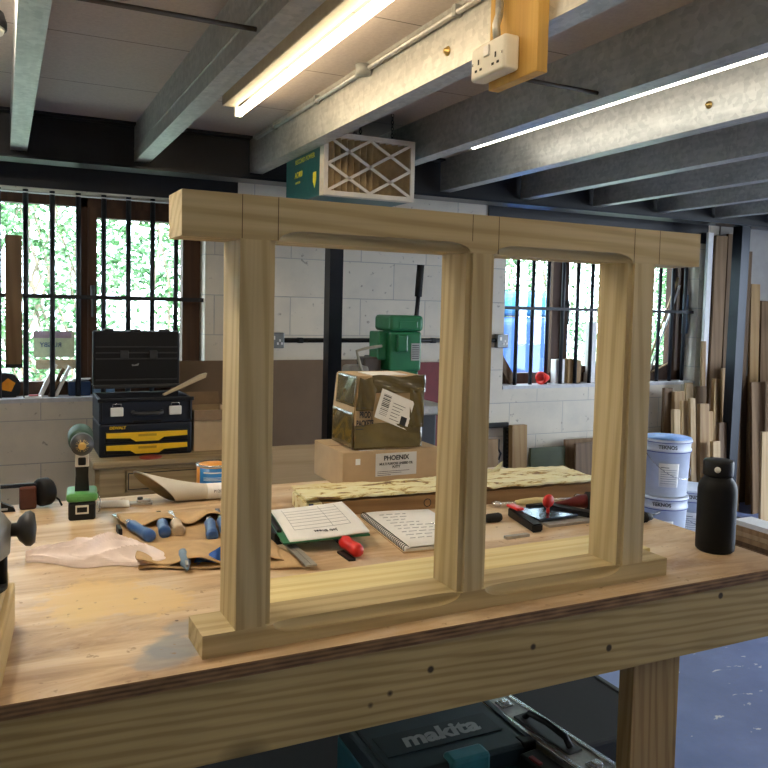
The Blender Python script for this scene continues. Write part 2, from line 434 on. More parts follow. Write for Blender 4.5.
# dark painted lintels over the two windows
g = G(); g.box(XL, 1.20, YF-.012, YF, TP+.005, ZC); structure(g, 'trim_1', M['darksteel'])
g = G(); g.box(2.88, 4.87, YF-.012, YF, TP-.02, ZC); structure(g, 'trim_2', M['darksteel'])
# right end of the back wall is a rougher render
g = G(); g.box(5.0, XR, YF-.01, YF, 0, ZC); structure(g, 'trim_3', plain('grey_render', (.36, .34, .31), .85, scale=6))

def window(n, X0, X1, mull, dark_top):
    f = G(); ya, yb = YF+.13, YF+.19
    t = .055
    f.box(X0, X1, ya, yb, ST, ST+.075); f.box(X0, X1, ya, yb, TP-.06, TP)
    f.box(X0, X0+t, ya, yb, ST, TP); f.box(X1-t, X1, ya, yb, ST, TP)
    for a, b in mull: f.box(a, b, ya, yb, ST, TP)
    # opening casement frame next to the mullion
    for a, b in dark_top:
        f.box(a, b, ya-.02, yb-.01, TP-.115, TP-.06); f.box(a, b, ya-.02, yb-.01, ST+.075, ST+.12)
        f.box(a, a+.045, ya-.02, yb-.01, ST+.12, TP-.115); f.box(b-.045, b, ya-.02, yb-.01, ST+.12, TP-.115)
    o = f.obj('window_%d' % n, M['brownframe']); o['kind'] = 'structure'
    p = G(); p.box(X0+t, X1-t, YF+.158, YF+.162, ST+.07, TP-.06); p.obj('glass_pane', M['glass'], o)
    s = G(); s.box(X0, X1, YF-.01, YF+.13, ST-.02, ST+.002); s.obj('window_sill', plain('sill_paint_%d' % n, (.50, .50, .52), .6), o)
    h = G(); a = dark_top[0][0]
    h.box(a+.012, a+.032, ya-.05, ya-.02, 1.50, 1.58, .004); h.box(a+.016, a+.028, ya-.06, ya-.045, 1.41, 1.56, .003); h.obj('casement_handle', M['darkgrey'], o)
    return o
window(1, LW[0], LW[1], [(-.42, -.34), (.366, .416)], [(.416, .965)])
window(2, RW[0], RW[1], [(3.53, 3.61)], [(3.61, 4.70)])

# window bars: each guard is one thing, each bar a part
def guard(xs, X0, X1, label):
    t = thing('window_guard', label, 'window bars', (X0, YF+.05, ST))
    for x in xs:
        b = G(); b.tube([(x-X0, 0, 0), (x-X0, 0, TP-ST)], .0135, 8); b.obj('vertical_bar', M['bar'], t)
    b = G(); b.box(0, X1-X0, -.014, .014, 1.515-ST-.011, 1.515-ST+.011); b.obj('cross_bar', M['bar'], t)
    b = G(); b.box(0, X1-X0, -.014, .014, TP-ST-.018, TP-ST-.013); b.obj('top_bar', M['white'], t)
    return t
guard([.108+.127*k for k in range(-9, 7)], LW[0], LW[1], 'black steel security bars across the left window')
guard([3.17+.1295*k for k in range(0, 13)], RW[0], RW[1], 'black steel security bars across the right window, behind the timber frame')

# steel I-beam on two columns
t = thing('steel_beam', 'long dark steel I-beam crossing the room in front of the windows under the ceiling joists', 'beam', (XL, 4.09, 2.14))
b = G(); b.box(0, XR-XL, -.075, .075, 0, .012); b.obj('bottom_flange', M['bluesteel'], t)
b = G(); b.box(0, XR-XL, -.006, .006, .012, ZC-2.14-.012); b.obj('web', M['darksteel'], t)
b = G(); b.box(0, XR-XL, -.075, .075, ZC-2.14-.012, ZC-2.14); b.obj('top_flange', M['darksteel'], t)
def column(x, y, w, label, dx=0):
    t = thing('steel_column', label, 'column', (x, y, 0), 0)
    b = G(); b.loft([[(-w/2, -w/2, .012), (w/2, -w/2, .012), (w/2, w/2, .012), (-w/2, w/2, .012)], [(dx-w/2, -w/2, 2.14), (dx+w/2, -w/2, 2.14), (dx+w/2, w/2, 2.14), (dx-w/2, w/2, 2.14)]])
    b.obj('shaft', M['bluesteel'], t)
    b = G(); b.box(-.1, .1, -.1, .1, 0, .012); b.obj('base_plate', M['darksteel'], t)
column(1.652, 4.09, .078, 'dark steel column behind the left opening of the timber frame')
column(4.80, 4.09, .082, 'dark blue-grey steel column on the right in front of the rack of offcuts', .02)

# galvanised ceiling joists (C purlins, web on the left)
JX = [-1.08, -.52, .035, .583, 1.16, 1.72, 2.30, 2.865, 3.43, 3.98, 4.52, 5.08]
JL = {0: 'galvanised joist far to the left of the room', 1: 'galvanised joist left of the black ceiling fitting',
      2: 'leftmost visible galvanised ceiling joist, with a plain grey underside', 3: 'galvanised joist between the bare ceiling boards and the left fluorescent tube',
      4: 'cream-lit galvanised joist carrying the double socket board', 5: 'dark-faced galvanised joist left of the thin right-hand tube light',
      6: 'cream-lit galvanised joist right of the thin right-hand tube light', 7: 'dark-faced joist second from the thin tube light towards the right',
      8: 'galvanised joist with a bright cream patch, third from the thin tube light', 9: 'galvanised joist fourth to the right of the thin tube light',
      10: 'galvanised joist fifth to the right of the thin tube light', 11: 'galvanised joist nearest the right wall'}
first = True
for i, x in enumerate(JX):
    b = G(); zb, zt = 2.18, ZC; L0, L1 = -2.5, 4.07
    w, h, e = .070, zt-zb, .003
    b.prism([(0, 0), (w, 0), (w, .016), (w-e, .016), (w-e, e), (e, e), (e, h-e), (w-e, h-e), (w-e, h-.016), (w, h-.016), (w, h), (0, h)], L0, L1, 'XZ')
    if i == 3: b.prism([(-.0025, .062), (-.0001, .056), (-.0001, .068)], L0, L1, 'XZ')
    o = b.obj('ceiling_joist', M['galv'], None, (x, 0, zb))
    tag(o, JL[i], 'ceiling joist', 'galvanised ceiling joists')
# bolts on two joists
for (x, y, z, lb) in ((1.16, 2.03, 2.24, 'zinc bolt head on the joist left of the double socket'), (2.30, 2.12, 2.255, 'zinc bolt head on the joist right of the thin tube light')):
    b = G(); b.lathe([(0, 0), (.014, 0), (.014, .003), (.008, .003), (.008, .012), (0, .012)], (x-.0003, y, z), 'X', 12, rot=(0, 0, PI))
    tag(b.obj('bolt', M['brass']), lb, 'bolt')
# tie rods
for a, bb, y, lb in ((-.48, .583, 2.0, 'thin brown tie rod between the two left ceiling joists'), (1.235, 1.72, 2.04, 'thin brown tie rod running right from the socket board to the dark joist')):
    r = G(); r.tube([(a, y, 2.195), (bb, y, 2.195)] if lb.startswith('thin brown tie rod b') else [(a, y-.01, 2.20), (bb, y, 2.20)], .0065, 8)
    tag(r.obj('tie_rod', plain('rusty_rod', (.06, .04, .025), .6)), lb, 'tie rod')

# lamps
def tube_light(x, yA, yB, mat, label, z=ZC, body=None):
    t = thing('fluorescent_light', label, 'ceiling light', (x, yA, z))
    L = yB-yA
    b = G(); b.box(-.062, -.005, 0, L, -.045, 0, .004); b.obj('batten', M['battencream'], t)
    b = G(); b.lathe([(0, .02), (.016, .02), (.016, L-.02), (0, L-.02)], (.006, 0, -.068), 'Y', 20); b.obj('tube', mat, t)
    for yy in (.0, L-.02):
        b = G(); b.box(-.012, .022, yy, yy+.02, -.084, -.04, .003); b.obj('lamp_holder', M['cream'], t)
    return t
tube_light(.885, 1.72, 3.31, M['tube1'], 'glowing fluorescent batten left of the cream-lit joist')
tube_light(2.06, 1.55, 3.36, M['tubec'], 'thin bright tube light in the bay right of the dark joist')
tube_light(-.30, 1.2, 2.7, M['tubeleft'], 'fluorescent batten in the bay left of the leftmost visible joist')
tube_light(.885, .02, 1.55, M['tube1'], 'fluorescent batten overhead between the camera and the glowing batten')

tube_light(.32, -1.6, -.1, M['tube1'], 'unseen fluorescent batten added behind the camera as front fill')  # unseen lamp, added to light the bench front from behind the camera
tube_light(2.62, -.8, .9, M['tubew'], 'unseen fluorescent batten added right of the camera as fill light')  # out of view, added as extra fill from the camera side
tube_light(3.80, 1.4, 2.9, M['tubec'], 'fluorescent batten over the right side of the floor')

# conduit and junction box on cream joist
t = thing('conduit_run', 'grey metal conduit with a junction box along the top of the cream-lit joist', 'conduit', (1.145, 1.78, 2.325))
b = G(); b.tube([(0, 0, 0), (0, 2.12, 0)], .009, 10); b.obj('pipe', M['galv'], t)
b = G(); b.lathe([(0, -.022), (.028, -.022), (.028, .012), (0, .012)], (-.012, .79, 0), 'Z', 20); b.obj('junction_box', M['grey'], t)
for yy in (.17, 1.27, 1.82):
    b = G(); b.box(-.012, .013, yy, yy+.018, -.012, .02, .002); b.obj('saddle_clip', M['grey'], t)

# socket board
t = thing('socket_board', 'golden timber board hanging down the face of the cream-lit joist', 'board', (1.128, 1.555, 2.06))
b = G(); b.box(0, .0315, 0, .205, 0, ZC-2.06, .002); b.obj('board', wood('honey_board', (.60, .37, .10), (.46, .26, .06), 2, 6), t)
t = thing('double_socket', 'white metal-clad double power socket fixed on the golden hanging board', 'socket', (1.1278, 1.700, 2.120))
b = G(); b.box(-.045, 0, -.076, .076, -.042, .042, .008, seg=3); b.obj('housing', M['cream'], t)
for s in (-1, 1):
    for dy, dz, w, h in ((0, .0, .006, .013), (-.011, -.02, .010, .006), (.011, -.02, .010, .006)):
        b = G(); b.box(-.0458, -.0448, s*.038+dy-w/2, s*.038+dy+w/2, dz-h/2, dz+h/2); b.obj('socket_hole', M['black'], t)
b = G(); b.box(-.050, -.0448, -.012, .010, .005, .03, .001); b.obj('rocker_switch', M['white'], t)
for s in (-1, 1):
    b = G(); b.box(-.0458, -.0448, s*.065-.003, s*.065+.003, -.004, .002); b.obj('screw', M['chrome'], t)
b = G(); b.tube([(1.105, 1.69, 2.165), (1.100, 1.69, 2.20), (1.112, 1.695, 2.23), (1.112, 1.695, ZC)], .010, 10)
tag(b.obj('supply_conduit', M['galv']), 'short grey conduit dropping into the top of the double socket', 'conduit')

# black ceiling fitting at far left
t = thing('ceiling_sensor', 'black round fitting with a pale underside hanging left of the leftmost joist', 'sensor', (-.052, 2.62, 2.30))
b = G(); b.lathe([(0, .06), (.02, .06), (.02, .03), (.06, .025), (.068, 0), (.068, -.02), (0, -.02)], n=24); b.obj('body', M['black'], t)
b = G(); b.lathe([(0, -.02), (.062, -.02), (.058, -.032), (0, -.034)], n=24); b.obj('lens', M['cream'], t)

# air filter
fx, fy, fz = 1.237, 3.20, 1.975; W_, H_, D_ = .437, .268, .50
t = thing('air_filter_unit', 'dark green box air filter with a pleated cardboard filter, hanging on chains between joists', 'air filter', (fx, fy, fz))
b = G(); b.box(0, W_-.005, .05, D_, 0, H_-.01, .004); b.obj('casing', M['teal'], t)
b = G()
w = .020
b.box(0, W_, 0, .05, 0, w); b.box(0, W_, 0, .05, H_-w, H_); b.box(0, w, 0, .05, w, H_-w); b.box(W_-w, W_, 0, .05, w, H_-w)
b.obj('filter_frame', M['filter'], t)
b = G()   # diamond lattice
ix0, ix1, iz0, iz1 = w, W_-w, w, H_-w
def bar2(p, q, r=.0062):
    a = Vector((p[0], 0, p[1])); c = Vector((q[0], 0, q[1])); d = (c-a).normalized(); nrm = Vector((-d.z, 0, d.x))*r
    b.loft([[a+nrm+Vector((0, .002, 0)), a-nrm+Vector((0, .002, 0)), a-nrm+Vector((0, .007, 0)), a+nrm+Vector((0, .007, 0))], [c+nrm+Vector((0, .002, 0)), c-nrm+Vector((0, .002, 0)), c-nrm+Vector((0, .007, 0)), c+nrm+Vector((0, .007, 0))]])
q_ = lambda u, v: (ix0+(ix1-ix0)*u, iz0+(iz1-iz0)*v)
for p, q in ((q_(0, .5), q_(.5, 1)), (q_(0, 1), q_(1, 0)), (q_(0, .5), q_(.5, 0)), (q_(0, 0), q_(1, 1)), (q_(.5, 1), q_(1, .5)), (q_(.5, 0), q_(1, .5))):
    bar2(p, q)
b.obj('lattice', M['filter'], t)
b = G(); n = 13
pts = []
for i in range(n+1):
    pts += [(ix0+(ix1-ix0)*i/n, .012)]
    if i < n: pts += [(ix0+(ix1-ix0)*(i+.5)/n, .044)]
b.loft([[(x, y, iz0) for x, y in pts]+[(x, y+.003, iz0) for x, y in pts[::-1]], [(x, y, iz1) for x, y in pts]+[(x, y+.003, iz1) for x, y in pts[::-1]]], sm=False)
b.obj('pleats', M['pleat'], t)
yel = plain('yellow_print', (.75, .65, .04), .5)
text('RECORD POWER', .030, yel, t, (-.0006, .24, .185), (PI/2, 0, -PI/2), bold=.0006, sx=1.1)
text('AC400', .036, yel, t, (-.0006, .32, .125), (PI/2, 0, -PI/2), bold=.001)
text('AIR FILTER', .014, yel, t, (-.0006, .33, .09), (PI/2, 0, -PI/2))
b = G(); b.prism([(-.02, .02), (.02, .02), (.02, -.02), (0, -.05), (-.02, -.02)], -.0006, 0, 'YZ', Matrix.Translation((0, .11, .09))); b.obj('emblem', yel, t)
for cx, cy in ((.18, .03), (.335, .03), (.335, .45)):
    b = G(); z0 = H_; n = 8; L = ZC-fz-H_
    for k in range(n):
        zc = z0+L*(k+.5)/n; r = .006
        loop = [(cx+(r*math.cos(a) if k % 2 else 0), cy+(0 if k % 2 else r*math.cos(a)), zc+L/n*.62*math.sin(a)) for a in [2*PI*j/10 for j in range(11)]]
        b.tube(loop, .0018, 5, cap=False)
    b.obj('chain', M['darksteel'], t)

# ---- outside
rnd = random.Random(3)
b = G(); bm = b.bm
def leaf(c, s):
    e = Euler((rnd.uniform(-1.2, 1.2), rnd.uniform(-1.2, 1.2), rnd.uniform(0, 6.28))).to_matrix()
    vs = [bm.verts.new(c + e @ Vector(p)*s) for p in ((0, -1, 0), (.55, -.2, .12), (.4, .5, .1), (0, 1.1, 0), (-.4, .5, .1), (-.55, -.2, .12))]
    bm.faces.new(vs)
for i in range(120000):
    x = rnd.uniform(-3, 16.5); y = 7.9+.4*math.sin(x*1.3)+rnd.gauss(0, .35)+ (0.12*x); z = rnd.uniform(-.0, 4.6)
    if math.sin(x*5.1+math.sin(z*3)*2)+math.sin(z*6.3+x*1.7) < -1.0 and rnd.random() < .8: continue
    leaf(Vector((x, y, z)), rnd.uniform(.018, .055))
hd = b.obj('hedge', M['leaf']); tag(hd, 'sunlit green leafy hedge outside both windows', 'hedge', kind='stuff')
b = G()
for i in range(60):
    x = rnd.uniform(-3, 16); y = 8.0+.12*x; p = Vector((x, y, -.1)); pts = [p.copy()]
    for k in range(7): p = p+Vector((rnd.uniform(-.25, .25), rnd.uniform(-.1, .1), .6)); pts.append(p.copy())
    b.tube(pts, [.02-.002*k for k in range(8)], 5)
b.obj('branches', plain('bark', (.30, .24, .18), .9), hd)
t = thing('storage_tank', 'rounded blue plastic tank standing outside the right window', 'tank', (4.27, 6.6, -.02))
b = G(); pr = [(-.72, 0), (.66, 0), (.72, .1), (.72, 1.42), (-.72, 1.42)]
b.box(-1.0, .74, -.4, .4, 0, 1.45, .07, seg=4, sm=False); b.obj('body', M['tank'], t)
b = G(); b.box(-1.0, .70, -.38, .38, 1.46, 1.70, .10, seg=4); b.obj('lid', M['tanktop'], t)
# ================================================================ TIMBER FRAME (hero)
RZ = math.atan(.025/1.07)
t = thing('timber_frame', 'large new pine window frame with three posts standing upright on the workbench', 'timber frame', (.300, 1.300, .900), RZ)
FD = .098
def cove(r, n=8): return [(r*.75*max(0, math.sin(PI/2*k/n))**.3, r*max(0, math.cos(PI/2*k/n))**.3) for k in range(n+1)]
def rail(x0, x1, H, zones, r, lead, flip):
    xs = {x0: 0, x1: 0}
    st = []
    for a, b_ in zones:
        for k in range(11):
            u = k/10; c = r*math.sin(u*PI/2)**.9
            st.append((a+lead*(1-math.cos(u*PI/2))*1.0, c)); st.append((b_-lead*(1-math.cos(u*PI/2)), c))
    st += [(x0, 0), (x1, 0)]
    for a, b_ in zones: st += [(a-.0005, 0), (b_+.0005, 0)]
    st = sorted(set(st)); rings = []
    for x, c in st:
        c = max(c, .0002)
        sec = [(FD, 0), (FD, H), (0, H)] + [(p, q) for p, q in cove(c)]
        rings.append([(x, p, (H-q) if flip else q) for p, q in sec])
    g = G(); g.loft(rings); return g
P = [(.057, .121), (.508, .573), (.925, .995)]
zones = [(P[0][1]+.004, P[1][0]+.004), (P[1][1]-.002, P[2][0]+.004)]
rail(0, 1.072, .040, zones, .019, .055, True).obj('sill_rail', M['pine_x'], t)
h = rail(-.040, 1.132, .074, zones, .019, .055, False).obj('head_rail', M['pine_x'], t, (0, 0, .708))
lines = G()
for x in (P[0][0]+.003, P[0][1]+.002, P[1][0]+.008, P[1][1]+.004, P[2][0]+.008, P[2][1]+.012):
    lines.box(x-.0006, x+.0006, -.0004, .001, .0225 if x in (P[1][0]+.008,) else .001, .0735)
lines.obj('pencil_lines', plain('pencil', (.10, .065, .03), .8), h)
for i, (a, b_) in enumerate(P):
    r = .011; cv = cove(r, 6)
    L = i > 0; R = i < 2
    sec = [(b_, FD), (a, FD)]
    if L: sec += [(a+q, p) for p, q in cv[::-1]]
    else: sec += [(a, 0)]
    if R: sec += [(b_-q, p) for p, q in cv]
    else: sec += [(b_, 0)]
    g = G(); g.prism(sec, .040, .708, 'XY'); g.obj('post', M['pine_z'], t)

# pale plank behind
t = thing('pale_plank', 'pale yellow planed plank lying flat behind the sill of the timber frame', 'plank', (.437, 1.392, .90), math.atan(.012/.97))
g = G(); g.box(0, .962, 0, .145, 0, .038, .002); tag(t, None, None)
g.obj('board', M['plank'], t)

# ================================================================ WORKBENCH
t = thing('workbench', 'big wooden workbench with a worn plywood top and spruce rails', 'workbench', (0, 1.262, 0))
g = G(); g.box(-1.0, 1.722, 0, 1.25, .876, .9)
for f in g.bm.faces: f.material_index = 0 if f.normal.z > .5 or f.calc_center_median().z > .899 else 1
g.obj('top', [M['benchtop'], M['plyedge']], t, (0, 0, 0))
def apron(x0, x1, ya, yb): g = G(); g.box(x0, x1, ya, yb, .733, .876, .002); return g.obj('rail', M['spruce_x'], t)
apron(-.98, 1.70, .006, .048); apron(-.98, 1.70, 1.19, 1.235)
for xa, xb in ((-.98, -.935), (1.66, 1.70)):
    g = G(); g.box(xa, xb, .05, 1.188, .733, .876, .002); g.obj('rail', wood('bench_spruce_y', (.42, .28, .12), (.24, .145, .05), 1, 16), t)
for xa in (-.93, 1.264):
    for ya in (.012, 1.15):
        g = G(); g.box(xa+.008, xa+.147, ya+.036, ya+.082, 0, .733 if True else 0, .002); g.obj('leg', M['spruce_z'], t)
g = G(); g.box(-.93, 1.40, .10, 1.2, .12, .14); g.obj('shelf', M['blackmatte'], t)

# pine lengths at left, router on top
t0 = (-.0, 1.0)
for (xa, xb, ya, yb, za, zb, lb) in ((-.20, .0, -.50, 0, .90, .982, 'pale pine length at the left end of the bench, lower of two'),
                                     (-.20, -.010, -.52, -.004, .982, 1.004, 'pale pine length at the left end of the bench, upper of two')):
    g = G(); g.box(xa, xb, ya, yb, 0, zb-za, .003); 
    o = g.obj('pine_length', M['plank_y'], None, (.018, 1.572, za), -.088); tag(o, lb, 'timber', 'pine lengths stacked at the left')
t = thing('router', 'grey hand router with a dark round knob, standing on the pine lengths', 'router', (-.046, 1.485, .996+.008))
g = G(); g.lathe([(0, 0), (.052, 0), (.052, .008), (0, .008)]); g.obj('base_plate', M['black'], t)
for s in (-1, 1):
    g = G(); g.tube([(s*.042, 0, .008), (s*.042, 0, .07)], .010, 12); g.obj('guide_column', M['black'], t)
g = G(); g.lathe([(0, .052), (.046, .052), (.056, .06), (.058, .11), (.048, .125), (.042, .13), (.040, .22), (.03, .235), (0, .236)]); g.obj('motor_body', M['grey'], t)
for s in (-1, 1):
    g = G(); g.lathe([(0, .055), (.011, .055), (.012, .066), (.020, .070), (.0295, .080), (.0305, .088), (.025, .095), (0, .098)], (0, 0, .098), 'X', 24, rot=(0, 0, 0 if s > 0 else PI)); g.obj('knob', M['darkgrey'], t)

# ================================================================ THINGS ON THE BENCH
# cordless drill: chuck faces the viewer
t = thing('cordless_drill', 'green and black cordless drill standing on its battery, chuck facing forward', 'drill', (.196, 2.315, .90), -.08)
g = G(); g.box(-.035, .035, -.045, .055, 0, .050, .006); g.obj('battery', M['black'], t)
g = G(); g.box(-.017, .017, -.0475, -.0445, .018, .042, .001); g.obj('battery_label', M['cream'], t)
g = G(); g.box(-.013, .013, -.0485, -.047, .023, .037, .001); g.obj('battery_button', M['black'], t)
g = G(); g.box(-.040, .040, -.046, .058, .050, .074, .008); g.obj('foot', plain('lime_plastic', (.10, .33, .09), .4), t)
g = G(); g.loft([[(a*.019, c*.022+.01, .070) for a, c in ((-1, -1), (1, -1), (1, 1), (-1, 1))], [(a*.016, c*.020, .12) for a, c in ((-1, -1), (1, -1), (1, 1), (-1, 1))], [(a*.019, c*.026-.004, .185) for a, c in ((-1, -1), (1, -1), (1, 1), (-1, 1))]]); g.obj('grip', M['blackmatte'], t)
g = G(); g.box(-.018, .018, -.034, -.025, .145, .183, .003); g.obj('trigger_guard', M['cream'], t)
g = G(); g.box(-.010, .010, -.038, -.030, .150, .172, .003); g.obj('trigger', M['black'], t)
g = G(); g.lathe([(0, -.05), (.026, -.05), (.032, -.03), (.034, .06), (.028, .085), (0, .09)], (-.004, 0, .217), 'Y', 28); g.obj('motor_housing', plain('drill_green', (.02, .05, .03), .5, spec=.3), t)
g = G(); g.lathe([(0, -.092), (.010, -.095), (.020, -.085), (.029, -.078), (.030, -.05), (0, -.05)], (0, 0, .213), 'Y', 28); g.obj('chuck', M['darkgrey'], t)
g = G(); g.lathe([(0, -.097), (.008, -.097), (.017, -.088), (.017, -.084), (0, -.084)], (0, 0, .213), 'Y', 20); g.obj('chuck_nose', M['brass'], t)
g = G(); g.tube([(.040, -.02, .07), (.047, -.03, .05), (.046, -.03, .02), (.042, -.03, .018)], .0015, 6); g.obj('belt_hook', M['chrome'], t)

# dark clamp at the far left of the bench
t = thing('bar_clamp', 'dark bar clamp with a black wheel lying at the far left back of the bench', 'clamp', (-.08, 2.46, .90))
g = G(); g.box(-.25, .18, -.006, .006, .062, .072, .001); g.obj('bar', M['navy'], t)
g = G(); g.lathe([(0, -.02), (.034, -.02), (.040, -.012), (.040, .012), (.034, .02), (0, .02)], (.185, 0, .044), 'X', 24, rot=(0, 0, .5)); g.obj('wheel', M['black'], t)
g = G(); g.box(.12, .165, -.02, .02, 0, .065, .006); g.obj('jaw', plain('rust_red', (.10, .03, .02), .5), t)
g = G(); g.tube([(.19, 0, .05), (.225, -.01, .02), (.232, -.02, .005)], .003, 6); g.obj('wire', M['black'], t)
t = thing('hand_clamp', 'small black clamp lying behind the bar clamp at the far left', 'clamp', (-.01, 2.44, .90))
g = G(); g.prism([(-.04, 0), (.04, 0), (.035, .012), (.0, .03), (-.03, .01)], -.01, .01, 'XZ'); g.obj('body', M['black'], t)
g = G(); g.box(-.02, .02, -.013, .013, .006, .012, .001); g.obj('spring', M['grey'], t)

# rag: crumpled sheet
g = G()
rr = random.Random(5)
def rag(u, v):
    x = .045 + .285*u + .02*math.sin(5*v+1)*u
    w = .03 + .15*math.sin(min(1, u*1.05)*PI*.62)
    y = 1.955 + (v-.5)*w - .055*u + .012*math.sin(13*u)
    e = max(0, math.sin(PI*v))
    fold = (1-abs(math.sin(11*v+2.2*math.sin(4*u+.6)+1.5*u)))*.026+(1-abs(math.sin(4.5*u+3*v+1.2*math.sin(9*v))))*.016+abs(math.sin(19*u+4*math.sin(7*v)))*.0035
    return (x, y, .9025 + e**.6*(.010+.050*u*(1-u) + fold*(.35+.65*u)) * min(1, (1-u)*5+.25))
NU, NV = 90, 50
for dz in (0, -.0012):
    V = [[g.bm.verts.new((p[0], p[1], p[2]+dz)) for p in [rag(i/NU, j/NV) for j in range(NV+1)]] for i in range(NU+1)]
    for i in range(NU):
        for j in range(NV): g.bm.faces.new((V[i][j], V[i+1][j], V[i+1][j+1], V[i][j+1]))
tag(g.obj('rag', M['rag']), 'crumpled pale pink rag lying on the bench in front of the drill', 'rag')

# leather tool roll: flat base, back flap rising in waves over the tools, front flap
t = thing('tool_roll', 'tan leather tool roll lying open on the bench left of and behind the left post', 'tool roll', (0, 0, .90))
g = G()
def base(u, v):
    x = .27+.34*u; y = 1.80+.50*v - .13*u
    return (x + .01*math.sin(9*v), y, .0035+.002*math.sin(14*u+5*v))
g.sheet(base, 30, 30, .002); g.obj('base_sheet', M['leather'], t)
g = G()
def flapb(u, v):   # back flap, its front edge wavy and lifted over the tools
    x = .275+.36*u; yb_ = 2.29-.10*u; yf_ = 2.115-.03*u+.01*math.sin(12*u)
    wv = .5+.5*math.sin(u*18+2.4)
    return (x, yb_+(yf_-yb_)*v, .007+.022*math.sin(v*PI*.55)*(.25+wv))
g.sheet(flapb, 44, 12, .0022); g.obj('pocket_flap', M['leather'], t)
g = G()
def flapf(u, v):   # front flap folded up from the front edge
    x = .275+.32*u + .01*math.sin(5*v); yb_ = 1.965-.05*u; yf_ = 1.79-.06*u+.012*math.sin(10*u)
    wv = .5+.5*math.cos((u-.40)*15)
    return (x, yb_+(yf_-yb_)*v, .007+.004*(1-v)+.020*v*(2-v)*wv*(1 if u < .72 else .6))
g.sheet(flapf, 44, 12, .0022); g.obj('front_flap', M['leather'], t)
g = G(); g.box(.262, .272, 2.07, 2.12, .003, .022, .002); g.obj('buckle', M['black'], t)

def chisel(p, q, mat, label, r=.0135, ferr=True, z=.92):
    """handle from p (blade side) to q (butt)"""
    P0 = Vector((p[0], p[1], z)); Q = Vector((q[0], q[1], z-.002)); d = Q-P0; L = d.length
    t = thing('chisel', label, 'chisel', (P0.x, P0.y, P0.z), (-math.atan2(d.z, math.hypot(d.x, d.y))*0, 0, math.atan2(d.y, d.x)))
    g = G(); g.lathe([(0, 0), (r*.8, 0), (r*1.02, .012), (r*.9, L*.45), (r*1.08, L*.85), (r*1.05, L*.97), (r*.8, L), (0, L+.001)], axis='X', n=20); g.obj('handle', mat, t)
    g = G(); g.lathe([(0, -.018), (r*.72, -.018), (r*.78, 0), (0, 0)], axis='X', n=16); g.obj('ferrule', M['chrome'], t)
    g = G(); g.box(-.12, -.018, -.006, .006, -.0015, .0015); g.obj('blade', M['chrome'], t)
    return t
WH = plain('turned_beech', (.55, .42, .28), .5)
GR = 'chisels in the leather roll'
for p, q, mt, lb in (((.298, 2.11), (.328, 1.985), M['bluehandle'], 'leftmost blue-handled chisel in the leather roll, beside the pink rag'),
                     ((.375, 2.10), (.366, 2.005), M['bluehandle'], 'blue-handled chisel in the leather roll, second from the left, beside the wooden handle'),
                     ((.408, 2.09), (.402, 2.005), WH, 'wooden-handled chisel in the leather roll'),
                     ((.492, 2.06), (.468, 1.93), M['bluehandle'], 'blue-handled chisel with a bright ferrule in the leather roll, left of the left post'),
                     ((.526, 2.07), (.512, 1.97), M['bluehandle'], 'blue-handled chisel half hidden behind the left post')):
    c = chisel(p, q, mt, lb, r=.0145); c['group'] = GR
t = thing('marking_tool', 'grey-blue pointed tool poking out from under the front of the leather roll', 'tool', (.378, 1.845, .914), math.atan2(-1.0, -.12))
g = G(); g.lathe([(0, 0), (.011, 0), (.0135, .03), (.012, .075), (.003, .12), (0, .122)], axis='X', n=14); g.obj('handle', M['greyblue'], t)
g = G(); g.box(.08, .118, -.003, .003, .0045, .0095, .001); g.obj('point', M['grey'], t)
g = G()
g.sheet(lambda u, v: (.395+.062*u+.006*math.sin(9*v), 1.775+.03*v+.01*math.sin(7*u), .903+.012*math.sin(PI*u)*math.sin(PI*v)+.004*math.sin(20*u+9*v)*math.sin(PI*v)), 20, 12, .0015)
tag(g.obj('rubber_glove', M['bluebright']), 'scrap of bright blue rubber glove under the front of the leather roll', 'glove')

# sandpaper cone roll
t = thing('sandpaper_roll', 'large rolled sheet of grey-backed sandpaper with an open cone end behind the tool roll', 'roll', (.40, 2.40, .90), -.10)
g = G()
def cone(u, v):
    a = v*2*PI*1.06 - .6*PI
    w = (1-u)**1.5
    r = .024+.024*w + .001*v
    return (.005+.155*u + w*(-.050*math.sin(a)-.030*math.cos(a)), r*math.cos(a), max(.0025, r*1.03+r*math.sin(a)))
g.sheet(cone, 22, 40, .0012); g.obj('sheet', M['paperroll'], t)
g = G(); g.sheet(lambda u, v: (cone(u, v)[0]+.001, cone(u, v)[1]*.94, .0255+(cone(u, v)[2]-.0255)*.93), 22, 40, .0008); g.obj('grit_lining', M['rollin'], t)
g = G(); g.lathe([(.0235, 0), (.0245, .002), (.0245, .14), (.022, .14), (.022, 0), (.0235, 0)], (.155, 0, .0255), 'X', 28); g.obj('inner_roll', M['paper'], t)
g = G(); g.box(.205, .235, -.0255, -.0235, .014, .034, .001); g.obj('printed_mark', M['orange'], t)
text('P120', .012, M['ink'], t, (.19, -.0262, .030), (PI/2, 0, 0))
# curl and metal bits
g = G(); g.sheet(lambda u, v: (.245+.085*u, 2.40+.018*math.cos(PI*v)-.02*u, .903+.016*math.sin(PI*v)), 8, 12, .001)
tag(g.obj('paper_curl', M['paper']), 'curled off-white strip lying right of the drill', 'paper')
t = thing('plane_iron', 'small dull metal fitting lying between the paper curl and the sandpaper roll', 'metal fitting', (.365, 2.40, .90), -.2)
g = G(); g.box(-.03, .035, -.015, .015, 0, .006, .001); g.box(-.01, .03, -.01, .01, .006, .014, .003); g.obj('body', M['alu'], t)
g = G(); g.lathe([(0, .006), (.008, .006), (.008, .02), (0, .02)], (.0, 0, 0)); g.obj('screw', M['darkgrey'], t)

